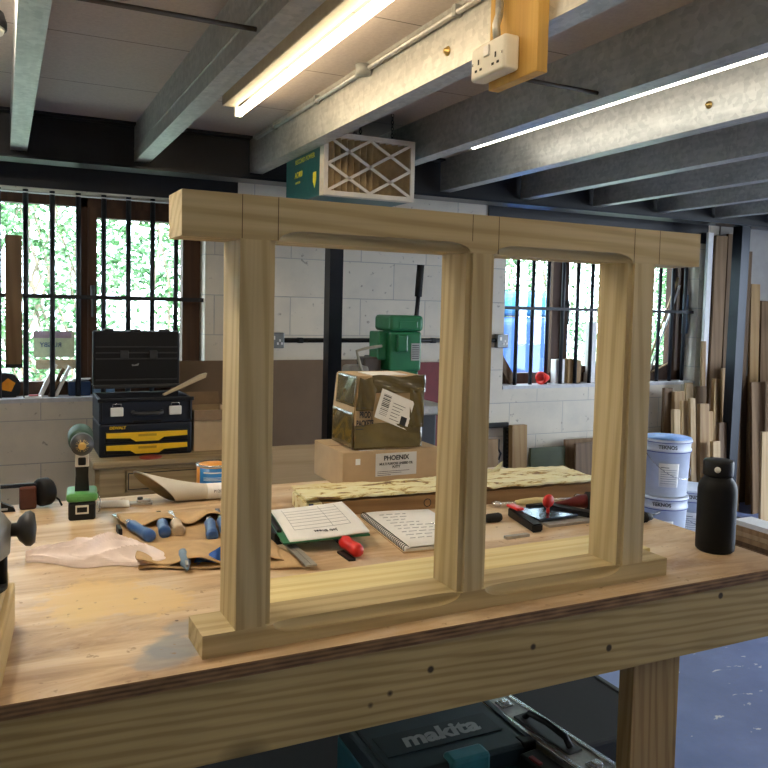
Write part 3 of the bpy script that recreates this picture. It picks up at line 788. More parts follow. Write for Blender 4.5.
# blue and orange tin
t = thing('paint_tin', 'blue and orange printed tin standing half behind the left post', 'tin', (.598, 2.462, .90))
g = G(); g.lathe([(0, 0), (.052, 0), (.052, .092), (.050, .094), (0, .094)], n=36, a0=0); g.obj('body', M['orange'], t)
g = G(); g.lathe([(.0525, .006), (.0527, .006), (.0527, .088), (.0525, .088)], n=20, a0=math.radians(205), a1=math.radians(330)); g.obj('label', M['tinblue'], t)
g = G(); g.lathe([(.053, .090), (.054, .096), (.050, .097), (.044, .092), (0, .092)], n=36); g.obj('lid', M['chrome'], t)
for k, z_ in enumerate((.072, .058, .054, .050, .030)):
    g = G(); g.lathe([(.0528, z_), (.0530, z_), (.0530, z_+(.004 if k < 1 else .0015)), (.0528, z_+.0015)], n=10, a0=math.radians(222), a1=math.radians(292)); g.obj('printed_line', M['paper'], t)

# flaky painted timber
t = thing('painted_timber', 'long old timber with flaking yellow paint and a circle mark, across the bench back', 'timber', (.768, 2.078, .90), -.080); t.scale = (.985, 1.12, 1)
g = G(); g.box(.05, 1.005, -.003, .075, 0, .042, .002); g.obj('core', M['hard_x'], t)
g = G()
rr = random.Random(9)
nx = 50
def top(u, v):
    x = .0+1.01*u; y = -.004+.15*v + .004*math.sin(40*u)*(1 if v > .9 or v < .1 else 0)
    return (x, y + (.01*math.sin(17*u) if v > .95 else 0), .050 + .0010*math.sin(50*u+9*v)+.0008*math.sin(113*u+20*v))
g.sheet(top, 90, 8, .006, sm=False); g.obj('painted_face', M['flaky'], t)
g = G(); g.box(.0, .05, 0, .14, 0, .042, .004); g.obj('cut_end', M['flaky'], t)
g = G(); g.box(.05, 1.0, .078, .14, 0, .042, .004); g.obj('rear_strip', M['flaky'], t)
g = G(); g.lathe([(.010, 0), (.0125, 0), (.0125, .0006), (.010, .0006)], (.38, -.0036, .020), 'Y', 24); g.obj('circle_mark', M['ink'], t)
g = G(); g.box(.465, .468, -.0036, -.0025, .022, .034); g.obj('pencil_mark', M['ink'], t)
g = G(); g.box(.008, .022, -.003, .0, .002, .040, .001); g.obj('blue_paint_patch', plain('blue_paint', (.03, .05, .13), .6), t)
t = thing('painted_batten', 'shorter strip of flaking white painted timber behind the long one in the right opening', 'timber', (1.40, 2.225, .90), -.13); t.scale = (.80, 1.5, 1)
g = G(); g.box(0, .50, 0, .05, 0, .042, .002); g.obj('core', M['hard_x'], t)
g = G(); g.sheet(lambda u, v: (.50*u, -.004+.058*v, .047+.0008*math.sin(60*u+5*v)), 60, 5, .004, sm=False); g.obj('painted_face', M['flaky'], t)
t = thing('splinter', 'thin splinter of painted wood standing up from the painted batten', 'splinter', (1.49, 2.225, .951), .1)
g = G(); g.prism([(-.03, 0), (.03, 0), (.045, .035), (.0, .008)], 0, .003, 'XZ'); g.obj('sliver', M['flaky'], t)

# cartons
t = thing('cardboard_carton', 'flat brown cardboard carton with a white PHOENIX putty label on the back of the bench', 'cardboard box', (1.0, 2.365, .90), .0)
g = G(); g.box(0, .36, 0, .265, 0, .122, .003); g.obj('carton_body', M['card'], t)
g = G(); g.box(.0, .36, .128, .137, .1221, .1224); g.obj('seam', M['carddark'], t)
g = G(); g.box(.118, .272, -.0012, 0, .034, .111); g.obj('label', M['paperblue'], t)
text('PHOENIX', .022, M['ink'], t, (.195, -.0014, .094), (PI/2, 0, 0), bold=.0006, sx=1.0)
text('MULTI PURPOSE LINSEED OIL\nPUTTY', .0115, M['ink'], t, (.195, -.0014, .069), (PI/2, 0, 0), bold=.0003, sx=.84)
text('HAMILTON ACORN LTD\nTEL', .006, M['ink'], t, (.15, -.0014, .044), (PI/2, 0, 0), al='LEFT') if False else None
g = G()
for k in range(3): g.box(.125, .125+(.12, .09, .05)[k], -.0014, -.001, .049-.006*k, .0505-.006*k)
g.obj('small_print', M['ink'], t)
g = G(); g.box(.045, .062, -.0012, 0, .078, .098); g.obj('sticker', M['paper'], t)
g = G(); g.box(.065, .16, .01, .05, .1221, .1228); g.obj('paper_slip', M['paper'], t)

def quadbox(g, c, sc_=1): g.loft(c)
t = thing('taped_parcel', 'parcel wrapped in brown tape with a white address label on the flat carton', 'parcel', (1.045, 2.385, 1.0235), -.04); t.scale = (1, 1, 1.2)
PW, PD, PH = .238, .20, .205
def ring(z, s=1, dx=0): return [(dx+.0, 0, z), (dx+PW*s, -.012, z), (dx+PW*s+.01, PD, z), (dx+.0, PD+.01, z)]
g = G(); g.loft([ring(0, .97, .004), ring(PH*.5, 1), ring(PH, 1.0, .012)])
bmesh.ops.bevel(g.bm, geom=g.bm.edges[:], offset=.004, segments=2, affect='EDGES'); g.obj('parcel_body', M['card'], t)
def lump(x0, x1, y, z0, z1, mat, name, sd, skew=0):
    r = random.Random(sd); ph = [r.uniform(0, 6) for _ in range(4)]
    g = G(); g.sheet(lambda u, v: (x0+(x1-x0)*u + skew*v, y(u)+.0016*math.sin(13*u+ph[0]+8*v)-.001*abs(math.sin(17*v+ph[1]+9*u)), z0+(z1-z0)*v+.003*math.sin(8*u+ph[2])*(1 if v > .5 else .3)), 30, 16, .001)
    return g.obj(name, mat, t)
yf = lambda x: -.012*x/PW - .0045
lump(.0, PW+.004, lambda u: yf(u*PW), .004, .072, M['tape'], 'tape_strip', 1)
lump(.06, PW+.014, lambda u: yf(.06+u*(PW-.06)), .158, .206, M['tape'], 'tape_strip', 2)
lump(.195, PW+.010, lambda u: yf(.2+u*.04), .06, .17, M['tape'], 'tape_strip', 3)
lump(.004, .066, lambda u: yf(u*.06), .11, .20, M['tape'], 'tape_strip', 4, skew=.012)
g = G(); g.sheet(lambda u, v: (-.0035-.001*math.sin(9*u+4*v), .0+PD*u, .004+.10*v), 20, 10, .001); g.obj('tape_strip', M['tape'], t)
g = G(); g.sheet(lambda u, v: (-.0035-.001*math.sin(9*u+4*v)+.012*(.4+.6*v), .0+PD*.9*u, .12+.085*v), 20, 10, .001); g.obj('tape_strip', M['tape'], t)
g = G(); g.box(-.062, .062, -.0008, 0, -.042, .042, .0005); lab = g.obj('address_label', M['paper'], t, (.140, -.0135, .112), (0, .33, -.05))
g = G()
rr = random.Random(2)
for k in range(13): 
    w_ = rr.choice((.001, .002, .003)); g.box(-.050, -.022, -.0014, -.0008, -.028+k*.0048, -.028+k*.0048+w_)
g.box(.030, .052, -.0014, -.0008, -.034, -.010)
for k in range(6): g.box(-.010, .012+.004*rr.random()*6, -.0014, -.0008, -.03+k*.009, -.0285+k*.009)
g.obj('barcode', M['ink'], lab)
g = G(); g.box(.07, .20, .02, .15, PH+.0005, PH+.002); g.obj('top_label', M['paper'], t)
text('PROD\nPACKETS', .024, M['ink'], t, (.036, -.0088, .086), (PI/2, 0, 0), bold=.0008, sx=.62)
g = G(); g.box(.004, .062, -.0075, -.0065, .058, .0605); g.box(.004, .062, -.0075, -.0065, .117, .119); g.box(.060, .062, -.0078, -.0065, .058, .119); g.obj('printed_border', M['ink'], t)

# clipboard, notebook, rule, scraper
t = thing('clipboard', 'clipboard with white job sheets propped up on tools behind the pale plank', 'clipboard', (.735, 1.905, .934), (.05, -.03, -.12)); t.scale = (.77, 1.15, 1)
g = G(); g.box(-.150, .135, -.115, .115, 0, .004, .001); g.obj('board', M['green'], t)
g = G()
g.sheet(lambda u, v: (-.128+.262*u, -.112+.222*v, .0055+.012*(1-u)**3*0+.004*math.sin(PI*v)+.006*u*u), 16, 16, .003); g.obj('paper_stack', M['paper'], t)
g = G()
for k in range(9): g.box(-.10, .115, .085-.019*k, .0858-.019*k, .0135+(.0), .0138)
g = None
t2 = G()
for k in range(7): t2.sheet(lambda u, v, k=k: (-.095+.19*u, -.055+.021*k+.0012*v, .0068+.004*math.sin(PI*((-.055+.021*k)+.112)/.222)+.006*((.033+.19*u)/.262)**2), 12, 1, .0004, sm=False)
for xx in (-.095, .035, .095): t2.sheet(lambda u, v, xx=xx: (xx+.0012*v, -.055+.147*u, .0068+.004*math.sin(PI*((-.055+.147*u)+.112)/.222)+.006*((xx+.128)/.262)**2), 12, 1, .0004, sm=False)
t2.obj('printed_table', M['greyink'], t)
text('Job Sheet', .020, M['ink'], t, (-.0, -.082, .0125), (.03, -.02, PI), bold=.0002)
g = G(); g.box(-.150, -.134, -.05, .05, .004, .012, .003); g.obj('clip', M['black'], t)
t = thing('scraper', 'red and black handled scraper lying under the job sheets', 'scraper', (.760, 1.732, .90), math.atan2(-.17, .004))
g = G(); g.lathe([(0, -.10), (.010, -.10), (.012, -.06), (.014, -.045), (0, -.045)], (0, 0, .017), 'X', 18); g.obj('neck', M['black'], t)
g = G(); g.lathe([(0, -.05), (.014, -.05), (.0175, -.035), (.015, -.005), (.017, .03), (.012, .042), (0, .044)], (0, 0, .0185), 'X', 20); g.obj('handle', M['red'], t)
g = G(); g.box(-.02, .05, -.030, -.012, 0, .006, .001); g.obj('blade_guard', M['black'], t)
t = thing('steel_rule', 'thick grey metal square blade lying between the job sheets and the pale plank', 'ruler', (.632, 1.765, .90), math.atan2(-.18, -.006))
g = G(); g.box(-.17, .11, -.013, .013, .0095, .0135, .0005); g.obj('blade', M['alu'], t)
g = G(); g.box(-.20, -.10, -.026, .026, .0, .030, .004); g.obj('stock', M['black'], t)
g = G(); g.box(-.07, .105, -.0005, .0, .0135, .0138); g.obj('scale_line', M['ink'], t)
t = thing('notebook', 'open spiral-bound notebook with handwritten pages lying beside the job sheets', 'notebook', (.912, 2.030, .90), 0); t.scale = (.88, .95, 1)
a_ = math.atan2(1.687-2.03, .88-.912)
t.rotation_euler = (0, 0, a_+PI/2)
g = G(); g.box(0, .245, -.36, 0, .0, .003, .001); g.obj('cover', M['card'], t)
g = G(); g.box(.006, .244, -.357, -.003, .003, .010, .001); g.obj('pages', M['paper'], t)
g = G(); g.sheet(lambda u, v: (.006+.236*u, -.357+.354*v, .0112+.006*math.sin(PI*u)**.5*(1-u)), 14, 4, .0006); g.obj('top_page', M['paper'], t)
g = G()
for k in range(30): 
    y_ = -.35+.0117*k
    g.tube([(.011+.009*math.cos(a), y_, .0085+.009*math.sin(a)) for a in [PI*.0+2*PI*j/9 for j in range(9)]], .0011, 5, cap=False)
g.obj('spiral_binding', M['black'], t)
g = G(); rr = random.Random(4)
for k in range(9):
    x_ = .05+.0
    y_ = -.05-.030*k
    for j in range(rr.randint(3, 6)):
        L = rr.uniform(.01, .026); 
        zz = .0118+.006*math.sin(PI*min(.99, (x_-.006)/.236))**.5*(1-(x_-.006)/.236)
        g.box(x_, x_+L, y_, y_+.0012, zz, zz+.0012); x_ += L+.008
        if x_ > .2: break
g.obj('handwriting', M['greyink'], t)['kind'] = 'stuff'

# black handled thing seen right of centre post
t = thing('file_handle', 'black tool handle poking out from behind the centre post', 'tool handle', (1.172, 1.856, .912), -.02)
g = G(); g.lathe([(0, 0), (.010, 0), (.0115, .03), (.009, .05), (.0125, .06), (.013, .095), (.010, .102), (0, .103)], axis='X', n=16); g.obj('grip', M['blackmatte'], t)
g = G(); g.lathe([(0, -.12), (.004, -.12), (.005, 0), (0, 0)], axis='X', n=10); g.obj('shank', M['chrome'], t)
# wooden handled old screwdriver/spanner across
t = thing('old_spanner', 'long wooden-handled steel tool lying in front of the painted timber in the right opening', 'tool', (1.385, 1.985, .912), math.atan2(-.035, .28))
g = G(); g.tube([(.03, 0, 0), (.05, 0, 0), (.10, 0, .001), (.16, 0, 0)], [.006, .009, .011, .007], 12); g.obj('handle', M['plank'], t)
g = G(); g.tube([(.16, 0, 0), (.24, 0, 0)], .0055, 8); g.lathe([(0, -.008), (.014, -.008), (.014, .008), (0, .008)], (.25, 0, 0), 'Y', 16); g.obj('steel_shaft', M['chrome'], t)
g = G(); g.box(-.05, .03, -.006, .006, -.005, .003, .001); g.lathe([(.006, -.005), (.015, -.005), (.015, .005), (.006, .005), (.006, -.005)], (-.035, 0, 0), 'Z', 16); g.obj('steel_end', M['chrome'], t)

# trimming jig
t = thing('sharpening_jig', 'black-railed sharpening jig with a blue-grey plate and a red knob in the right opening', 'jig', (1.362, 1.775, .90), .0)
g = G(); g.box(.0, .16, -.03, .09, 0, .008, .001); g.obj('base', M['alu'], t)
g = G(); g.box(-.012, .125, .002, .13, .012, .018, .001); g.obj('plate', plain('blue_sheen_plate', (.10, .14, .22), .12, .8), t)
g = G(); g.loft([[(-.040, .115, .0), (-.012, .112, .0), (-.012, .112, .028), (-.040, .115, .028)], [(-.075, -.055, .0), (-.040, -.055, .0), (-.040, -.055, .022), (-.075, -.055, .022)]])
bmesh.ops.bevel(g.bm, geom=g.bm.edges[:], offset=.004, segments=2, affect='EDGES'); g.obj('side_rail', M['black'], t)
g = G(); g.box(-.044, -.020, .060, .118, .028, .037, .003); g.obj('red_lever', M['red'], t)
g = G(); g.tube([(.055, .05, .018), (.055, .05, .036)], .005, 10); g.lathe([(0, -.006), (.016, -.006), (.020, 0), (.016, .006), (0, .006)], (.055, .05, .052), 'Y', 20); g.obj('red_knob', M['red'], t)
g = G(); g.loft([[(.085, .11, .008), (.115, .11, .008), (.115, .11, .028), (.085, .11, .028)], [(.165, -.02, .008), (.205, -.02, .008), (.205, -.02, .022), (.165, -.02, .022)]]); g.obj('black_arm', M['black'], t)
g = G(); g.box(.04, .1, .12, .14, .004, .024, .004); g.obj('black_clamp', M['black'], t)
t = thing('hand_brush', 'red and black handled bench brush, its bristles hidden by the right post', 'brush', (1.535, 1.87, .90), .0)
g = G(); g.tube([(-.06, .02, .022), (-.02, .0, .028), (.02, -.01, .031), (.06, -.02, .031)], [.004, .008, .018, .024], 14); g.obj('red_body', plain('dark_red_plastic', (.12, .006, .006), .55), t)
g = G(); g.tube([(.045, -.016, .031), (.12, -.05, .030), (.18, -.07, .026)], [.0285, .031, .026], 14); g.obj('black_grip', M['blackmatte'], t)
t = thing('metal_strip', 'dull dark metal strip lying behind the pale plank in the right opening', 'metal strip', (1.185, 1.70, .90), .02)
g = G(); g.box(0, .075, -.006, .008, 0, .008, .001); g.obj('strip', M['alu'], t)
t = thing('bristle_brush', 'black bottle brush with a thin wire end lying right of the right post', 'brush', (1.60, 1.69, .914), .12)
g = G(); g.tube([(-.06, 0, 0), (.0, 0, .0), (.075, 0, .0), (.09, 0, -.002)], [.010, .013, .013, .010], 14)
for k in range(10): g.lathe([(.013, 0), (.0165, .002), (.013, .004)], (-.02+.009*k, 0, 0), 'X', 14)
g.obj('bristles', M['blackmatte'], t)
g = G(); g.tube([(.08, 0, 0), (.135, .005, .004)], .003, 8); g.obj('wire_end', M['darkgrey'], t)

# bottle
t = thing('water_bottle', 'matte black insulated water bottle standing at the right end of the bench', 'bottle', (1.638, 1.425, .90), 0)
R_ = .0475
g = G(); g.lathe([(0, .0), (R_-.006, .0), (R_-.001, .005), (R_, .012), (R_, .158), (R_-.002, .170), (R_-.008, .181), (.034, .187), (.033, .194), (0, .194)], n=48); g.obj('body', M['bottle'], t)
g = G(); g.lathe([(0, .194), (.0355, .194), (.0365, .197), (.0365, .228), (.034, .233), (0, .2335)], n=48); g.obj('cap', M['black'], t)
g = G(); g.lathe([(0, -.001), (.0075, -.001), (.0075, .002), (0, .002)], (-.0285, -.0225, .213), 'X', 20, rot=(0, 0, PI+.665)); g.obj('cap_badge', M['white'], t)

# ================================================================ UNDER THE BENCH
t = thing('tool_case', 'dark teal stacking tool case with a Makita logo on the lid, under the bench', 'tool case', (.845, 1.672, .14), .0)
cw, cd, ch = .445, .33, .21
g = G(); g.box(0, cw, 0, cd, 0, ch-.06, .008); g.obj('case_body', M['makteal'], t)
g = G(); g.box(-.004, cw+.004, -.004, cd+.004, ch-.058, ch, .010); g.obj('lid', M['maktop'], t)
g = G(); g.box(.035, .385, .075, .175, ch, ch+.0035, .003); g.box(.01, .02, .02, cd-.02, ch, ch+.004, .001); g.box(cw-.025, cw-.012, .02, cd-.02, ch, ch+.004, .001); g.obj('logo_panel', plain('teal_dark_panel', (.008, .02, .026), .55), t)
text('makita', .083, plain('grey_logo', (.30, .31, .30), .5), t, (.215, .125, ch+.0042), (0, 0, 0), bold=.0032, sx=1.05, shear=.15)
g = G(); g.box(.17, .285, -.022, .035, ch-.055, ch+.012, .010); g.obj('latch', plain('teal_latch', (.03, .19, .22), .35), t)
g = G(); g.box(cw-.05, cw-.005, -.004, .035, .10, ch+.002, .004); g.obj('corner_strap', M['black'], t)
t = thing('aluminium_case', 'grey aluminium flight case standing on edge with handle and two latches, under the bench', 'case', (1.362, 1.44, .14), 0.10)
g = G(); g.box(-.055, .05, 0, .52, 0, .207, .002); g.obj('shell', M['alu'], t)
g = G()
for x in (-.055, .036): g.box(x, x+.016, -.003, .523, .200, .2115, .003)
g.obj('edge_trim', M['chrome'], t)
g = G(); g.box(-.028, .022, .14, .36, .207, .213, .004); g.obj('handle_plate', M['darkgrey'], t)
g = G(); g.tube([(-.003, .16, .212), (-.003, .18, .232), (-.003, .25, .238), (-.003, .32, .232), (-.003, .34, .212)], .009, 10); g.obj('handle', M['black'], t)
for yy in (.07, .43):
    g = G(); g.box(-.022, .016, yy-.02, yy+.02, .207, .214, .002); g.box(-.016, .010, yy-.012, yy+.012, .214, .222, .003); g.obj('latch', M['chrome'], t)
t = thing('black_crate', 'small black case with a red catch wedged between the teal case and the aluminium case', 'case', (1.235, 1.46, .14), .10)
g = G(); g.box(0, .06, 0, .19, 0, .20, .006); g.obj('shell', M['black'], t)
g = G(); g.box(.004, .018, .12, .16, .20, .206, .002); g.obj('catch', M['darkred'], t)
t = thing('storage_case', 'big plain black case on the floor behind the aluminium case, under the bench', 'case', (1.52, 1.80, 0), 0)
g = G(); g.box(0, .39, 0, .60, 0, .20, .01); g.obj('shell', M['blackmatte'], t)
g = G(); g.box(.375, .394, -.004, .604, .196, .205, .003); g.obj('edge_strip', M['darkgrey'], t)

# ================================================================ BACK LEFT: desk, toolbox, carton
DX, DY, DZ = .372, 3.74, .772
t = thing('oak_desk', 'old limed oak desk with a long drawer standing under the left window', 'desk', (DX, DY, 0))
g = G(); g.box(-.012, .80, -.015, .60, DZ-.032, DZ, .008); g.obj('desk_top', M['desk_x'], t)
g = G(); g.box(.0, .018, .01, .58, .10, DZ-.032); g.box(.77, .79, .01, .58, .10, DZ-.032); g.box(.018, .77, .56, .58, .10, DZ-.032); g.obj('carcass', M['desk_x'], t)
g = G(); g.box(.018, .13, .0, .02, .38, DZ-.032); g.box(.13, .77, .0, .02, DZ-.048, DZ-.032); g.box(.13, .77, 0, .02, DZ-.165, DZ-.148); g.obj('face_frame', M['desk_x'], t)
g = G(); g.box(.135, .68, -.004, .018, DZ-.145, DZ-.052, .002); d = g.obj('drawer', M['desk_x'], t)
g = G(); g.box(.142, .673, -.0055, -.0045, DZ-.138, DZ-.134); g.box(.142, .673, -.0055, -.0045, DZ-.063, DZ-.059); g.box(.142, .146, -.0055, -.0045, DZ-.138, DZ-.059); g.box(.669, .673, -.0055, -.0045, DZ-.138, DZ-.059); g.obj('drawer_bead', M['blackmatte'], d)
for xa in (.0, .74):
    for ya in (.01, .53):
        g = G(); g.box(xa, xa+.05, ya, ya+.05, 0, .12, .003); g.obj('leg', M['desk_x'], t)
t = thing('chopping_disc', 'small flat dark red disc at the front edge of the desk top', 'disc', (.62, 3.775, DZ))
g = G(); g.lathe([(0, 0), (.05, 0), (.052, .003), (.05, .006), (0, .006)]); g.obj('disc', plain('brick_red', (.33, .05, .03), .6), t)

TX, TY, TZ = .398, 3.83, DZ
t = thing('tool_chest', 'open black and yellow two-drawer stacking tool chest on the oak desk', 'toolbox', (TX, TY, TZ))
w, dp = .425, .30
g = G(); g.box(0, w, 0, dp, 0, .155, .008); g.obj('drawer_unit', M['navy'], t)
for k, z0_ in enumerate((.038, .096)):
    g = G(); g.box(.025, w-.020, -.012, .004, z0_-.024, z0_+.024, .005); d = g.obj('drawer', M['black'], t)
    g = G(); g.prism([(.030, z0_+.020), (w-.026, z0_+.020), (w-.026, z0_-.002), (.29, z0_-.006), (.265, z0_-.022), (.16, z0_-.022), (.135, z0_-.006), (.030, z0_-.002)], -.022, -.012, 'XZ'); g.obj('drawer_pull', M['yellow'], d)
    g = G(); g.box(.172, .255, -.0235, -.0215, z0_+.001, z0_+.012, .001); g.obj('latch', plain('dark_yellow', (.45, .26, .01), .5), d)
text('DEWALT', .018, M['yellow'], t, (.082, -.0008, .137), (PI/2, 0, 0), bold=.0007)
g = G(); z0_ = .158
g.box(0, w, 0, .012, z0_, z0_+.115, .003); g.box(0, w, dp-.012, dp, z0_, z0_+.115, .003); g.box(0, .012, .012, dp-.012, z0_, z0_+.115, .003); g.box(w-.012, w, .012, dp-.012, z0_, z0_+.115, .003); g.box(.01, w-.01, .01, dp-.01, z0_, z0_+.01)
g.obj('box_body', M['navy'], t)
g = G(); g.box(-.008, w+.008, -.010, .006, z0_+.100, z0_+.118, .004); g.box(.006, .014, -.006, 0, z0_+.01, z0_+.1, .002); g.box(w-.014, w-.006, -.006, 0, z0_+.01, z0_+.1, .002); g.box(.15, .28, -.006, 0, z0_+.0, z0_+.012, .002); g.obj('box_rim', M['black'], t)
g = G(); g.tube([(.15, -.002, z0_+.052), (.15, -.022, z0_+.050), (.17, -.026, z0_+.046), (.26, -.026, z0_+.046), (.28, -.022, z0_+.050), (.28, -.002, z0_+.052)], .009, 8); g.obj('handle', M['darkgrey'], t)
for xx in (.078, .345):
    g = G(); g.box(xx-.030, xx+.028, -.012, 0, z0_+.034, z0_+.076, .004); l = g.obj('latch', M['cream'], t)
    g = G(); g.tube([(xx-.020, -.010, z0_+.076), (xx-.020, -.010, z0_+.092), (xx+.018, -.010, z0_+.092), (xx+.018, -.010, z0_+.076)], .0025, 6); g.obj('latch_hook', M['chrome'], l)
# lid standing open
g = G(); LZ = z0_+.122
g.box(.0, w, dp+.0, dp+.03, LZ+.015, LZ+.30, .012); g.obj('lid', M['black'], t)
g = G()
for zz in (.05, .155, .185, .215): g.box(.015, w-.015, dp-.008, dp+.001, LZ+zz, LZ+zz+.007, .001)
g.box(.0, w, dp-.02, dp+.0, LZ+.012, LZ+.03, .004)
for xx in (.13, .27): g.box(xx, xx+.04, dp-.012, dp, LZ+.16, LZ+.20, .003)
for xx in (.05, .18, .32): g.box(xx, xx+.05, dp-.004, dp+.026, LZ+.295, LZ+.308, .003)
g.obj('lid_ribs', M['darkgrey'], t)
g = G(); g.prism([(0, .008), (.012, .004), (.035, .012), (.03, 0), (.0, -.002)], 0, .002, 'XZ', Matrix.Translation((.185, dp-.012, LZ+.125))); g.obj('hinge_clip', M['grey'], t)
# timber wedge lying across the chest
t = thing('wood_wedge', 'thin light-brown wooden strip lying across the right rim of the open tool chest', 'wood strip', (TX+.30, TY+.03, TZ+.279), (0, -.38, .12))
g = G(); g.prism([(0, 0), (.22, 0), (.235, .018), (.205, .022), (0, .006)], 0, .03, 'XZ'); g.obj('strip', M['card'], t)
# open cardboard box
t = thing('open_cardboard_box', 'open brown cardboard box beside the tool chest on the desk', 'cardboard box', (.842, 3.87, DZ))
bw, bd, bh = .185, .24, .20
g = G(); g.box(0, bw, 0, .004, 0, bh); g.box(0, bw, bd-.004, bd, 0, bh); g.box(0, .004, .004, bd-.004, 0, bh); g.box(bw-.004, bw, .004, bd-.004, 0, bh); g.box(.004, bw-.004, .004, bd-.004, 0, .004); g.obj('walls', M['card'], t)
g = G(); g.box(0, bw, -.05, 0, -.002, .002, rot=None); f1 = g.obj('flap', M['carddark'], t, (0, 0, bh), (1.35, 0, 0))
g = G(); g.box(0, bw, 0, .07, -.002, .002); g.obj('flap', M['carddark'], t, (0, bd, bh), (1.1, 0, 0))
g = G(); g.box(0, .07, 0, bd, -.002, .002); g.obj('flap', M['carddark'], t, (bw, 0, bh), (0, -.5, 0))

# brown hardboard and pale ply leaning against the wall
t = thing('hardboard_sheet', 'large brown hardboard sheet leaning on the back wall behind the oak desk and parcels', 'board', (.83, 4.34, 0), (-.055, 0, 0))
g = G(); g.box(0, 1.53, 0, .006, .006, 1.18); g.obj('sheet', M['hardboard'], t)
t = thing('red_panel', 'dark red painted board standing behind the green machine', 'board', (2.56, 4.42, 0), 0)
g = G(); g.box(-.19, .0, 0, .018, 0, 1.155); g.obj('panel', M['darkred'], t)
t = thing('plywood_panel', 'pale plywood board standing behind the flat carton', 'board', (1.02, 3.45, .0), (-.04, 0, 0))
g = G(); g.box(0, .80, 0, .018, .001, .845); g.obj('panel', wood('pale_ply', (.42, .30, .165), (.32, .22, .11), 0, 7), t)

# conduit and sockets on the back wall
t = thing('wall_conduit', 'black conduit running along the back wall between the two wall sockets', 'conduit', (1.47, YF-.014, 1.292))
g = G(); g.tube([(0, 0, 0), (1.50, 0, .004)], .0135, 10); g.obj('pipe', M['black'], t)
g = G(); g.box(.10, .13, -.016, .014, -.016, .016, .002); g.box(1.0, 1.03, -.016, .014, -.014, .018, .002); g.obj('clips', M['black'], t)
for x, lb in ((1.435, 'grey metal wall socket at the left end of the black conduit'), (3.005, 'grey metal wall socket beside the right window')):
    t = thing('wall_socket', lb, 'socket', (x, YF, 1.292), 0, 'grey wall sockets')
    g = G(); g.box(-.045, .045, -.038, 0, -.045, .045, .005); g.obj('housing', plain('socket_grey', (.20, .21, .21), .4, .4), t)
    for a, c in ((.018, .0), (.005, -.018), (.03, -.018)):
        g = G(); g.box(a-.005, a+.005, -.0395, -.0375, c-.007, c+.007); g.obj('socket_hole', M['white'], t)
    g = G(); g.box(-.03, -.012, -.042, -.0375, .004, .026, .001); g.obj('rocker_switch', M['cream'], t)

# green mortising machine on its stand
t = thing('mortising_machine', 'green motor of a mortising machine with a long black lever, behind the taped parcel', 'machine', (1.885, 3.74, 0))
g = G(); g.box(-.16, .16, -.15, .2, 0, .95, .01); g.obj('stand', M['darkgrey'], t)
g = G(); g.box(-.22, .2, -.2, .2, .95, 1.0, .01); g.obj('table', M['alu'], t)
g = G(); g.box(-.13, .02, .06, .16, 1.0, 1.24, .01); g.obj('machine_column', M['darkgrey'], t)
g = G(); g.box(-.095, .092, -.09, .09, 1.17, 1.375, .012, seg=3); g.box(-.08, .08, -.08, .08, 1.14, 1.17, .005); g.obj('motor_body', M['green'], t)
g = G(); g.box(-.098, .098, -.10, .10, 1.377, 1.460, .020, seg=4); g.box(-.05, .06, -.103, -.095, 1.39, 1.43, .006); g.obj('motor_cap', M['green'], t)
g = G(); g.box(-.145, -.095, -.06, .06, 1.225, 1.375, .010); g.obj('switch_housing', M['green'], t)
g = G(); g.box(-.06, .0, -.115, -.09, 1.27, 1.36, .008); g.obj('terminal_box', M['green'], t)
g = G(); g.box(.030, .080, -.0925, -.0895, 1.225, 1.315); pl = g.obj('rating_plate', M['grey'], t)
g = G()
for k in range(7): g.box(.035, .075, -.0932, -.0925, 1.235+.011*k, 1.239+.011*k)
g.obj('plate_print', M['ink'], pl)
g = G(); g.box(-.30, -.19, -.06, .06, 1.0, 1.20, .02, seg=3); g.obj('gearbox', plain('dusty_grey', (.20, .19, .175), .7), t)
g = G(); g.box(-.22, -.12, -.05, .05, 1.10, 1.24, .01); g.obj('bracket', plain('rust_brown', (.06, .045, .035), .6), t)
g = G(); g.tube([(-.13, -.07, 1.30), (-.21, -.07, 1.29), (-.27, -.07, 1.275), (-.255, -.07, 1.22), (-.235, -.06, 1.17)], .008, 8); g.obj('motor_cable', plain('old_cable', (.30, .27, .20), .7), t)
g = G(); g.tube([(.115, .06, .98), (.122, .04, 1.40), (.128, .03, 1.56)], .012, 10); lv = g.obj('lever', M['darksteel'], t)
g = G(); g.tube([(.128, .03, 1.56), (.133, .02, 1.73)], .020, 12); g.obj('lever_grip', M['blackmatte'], lv)
g = G(); g.box(.10, .17, .02, .10, .95, 1.02, .004); g.obj('lever_pivot', M['darksteel'], t)

# ================================================================ SILL CLUTTER, LEFT WINDOW (sill z .985)
SZ = ST+.002
t = thing('hanging_timber', 'short length of brown timber fixed upright to the left window bars', 'timber', (.012, YF+.0, 1.165), (0, .0, 0))
g = G(); g.box(0, .078, 0, .038, 0, .655, .002); g.obj('length', OFF[1], t)
g = G(); g.box(-.001, .079, -.001, .039, -.02, .0, .001); g.obj('dark_end', M['blackmatte'], t)
t = thing('tape_measure', 'chunky tape measure with an orange badge on the left window sill', 'tape measure', (.02, YF+.10, SZ), .1)
g = G(); g.prism([(-.07, 0), (.045, 0), (.062, .03), (.06, .08), (.03, .12), (-.03, .128), (-.07, .09)], -.03, .03, 'XZ')
bmesh.ops.bevel(g.bm, geom=g.bm.edges[:], offset=.006, segments=2, affect='EDGES'); g.obj('case', M['navy'], t)
g = G(); g.prism([(-.028, .04), (.015, .03), (.035, .075), (-.0, .10), (-.03, .075)], -.033, -.030, 'XZ'); g.obj('badge', M['orange'], t)
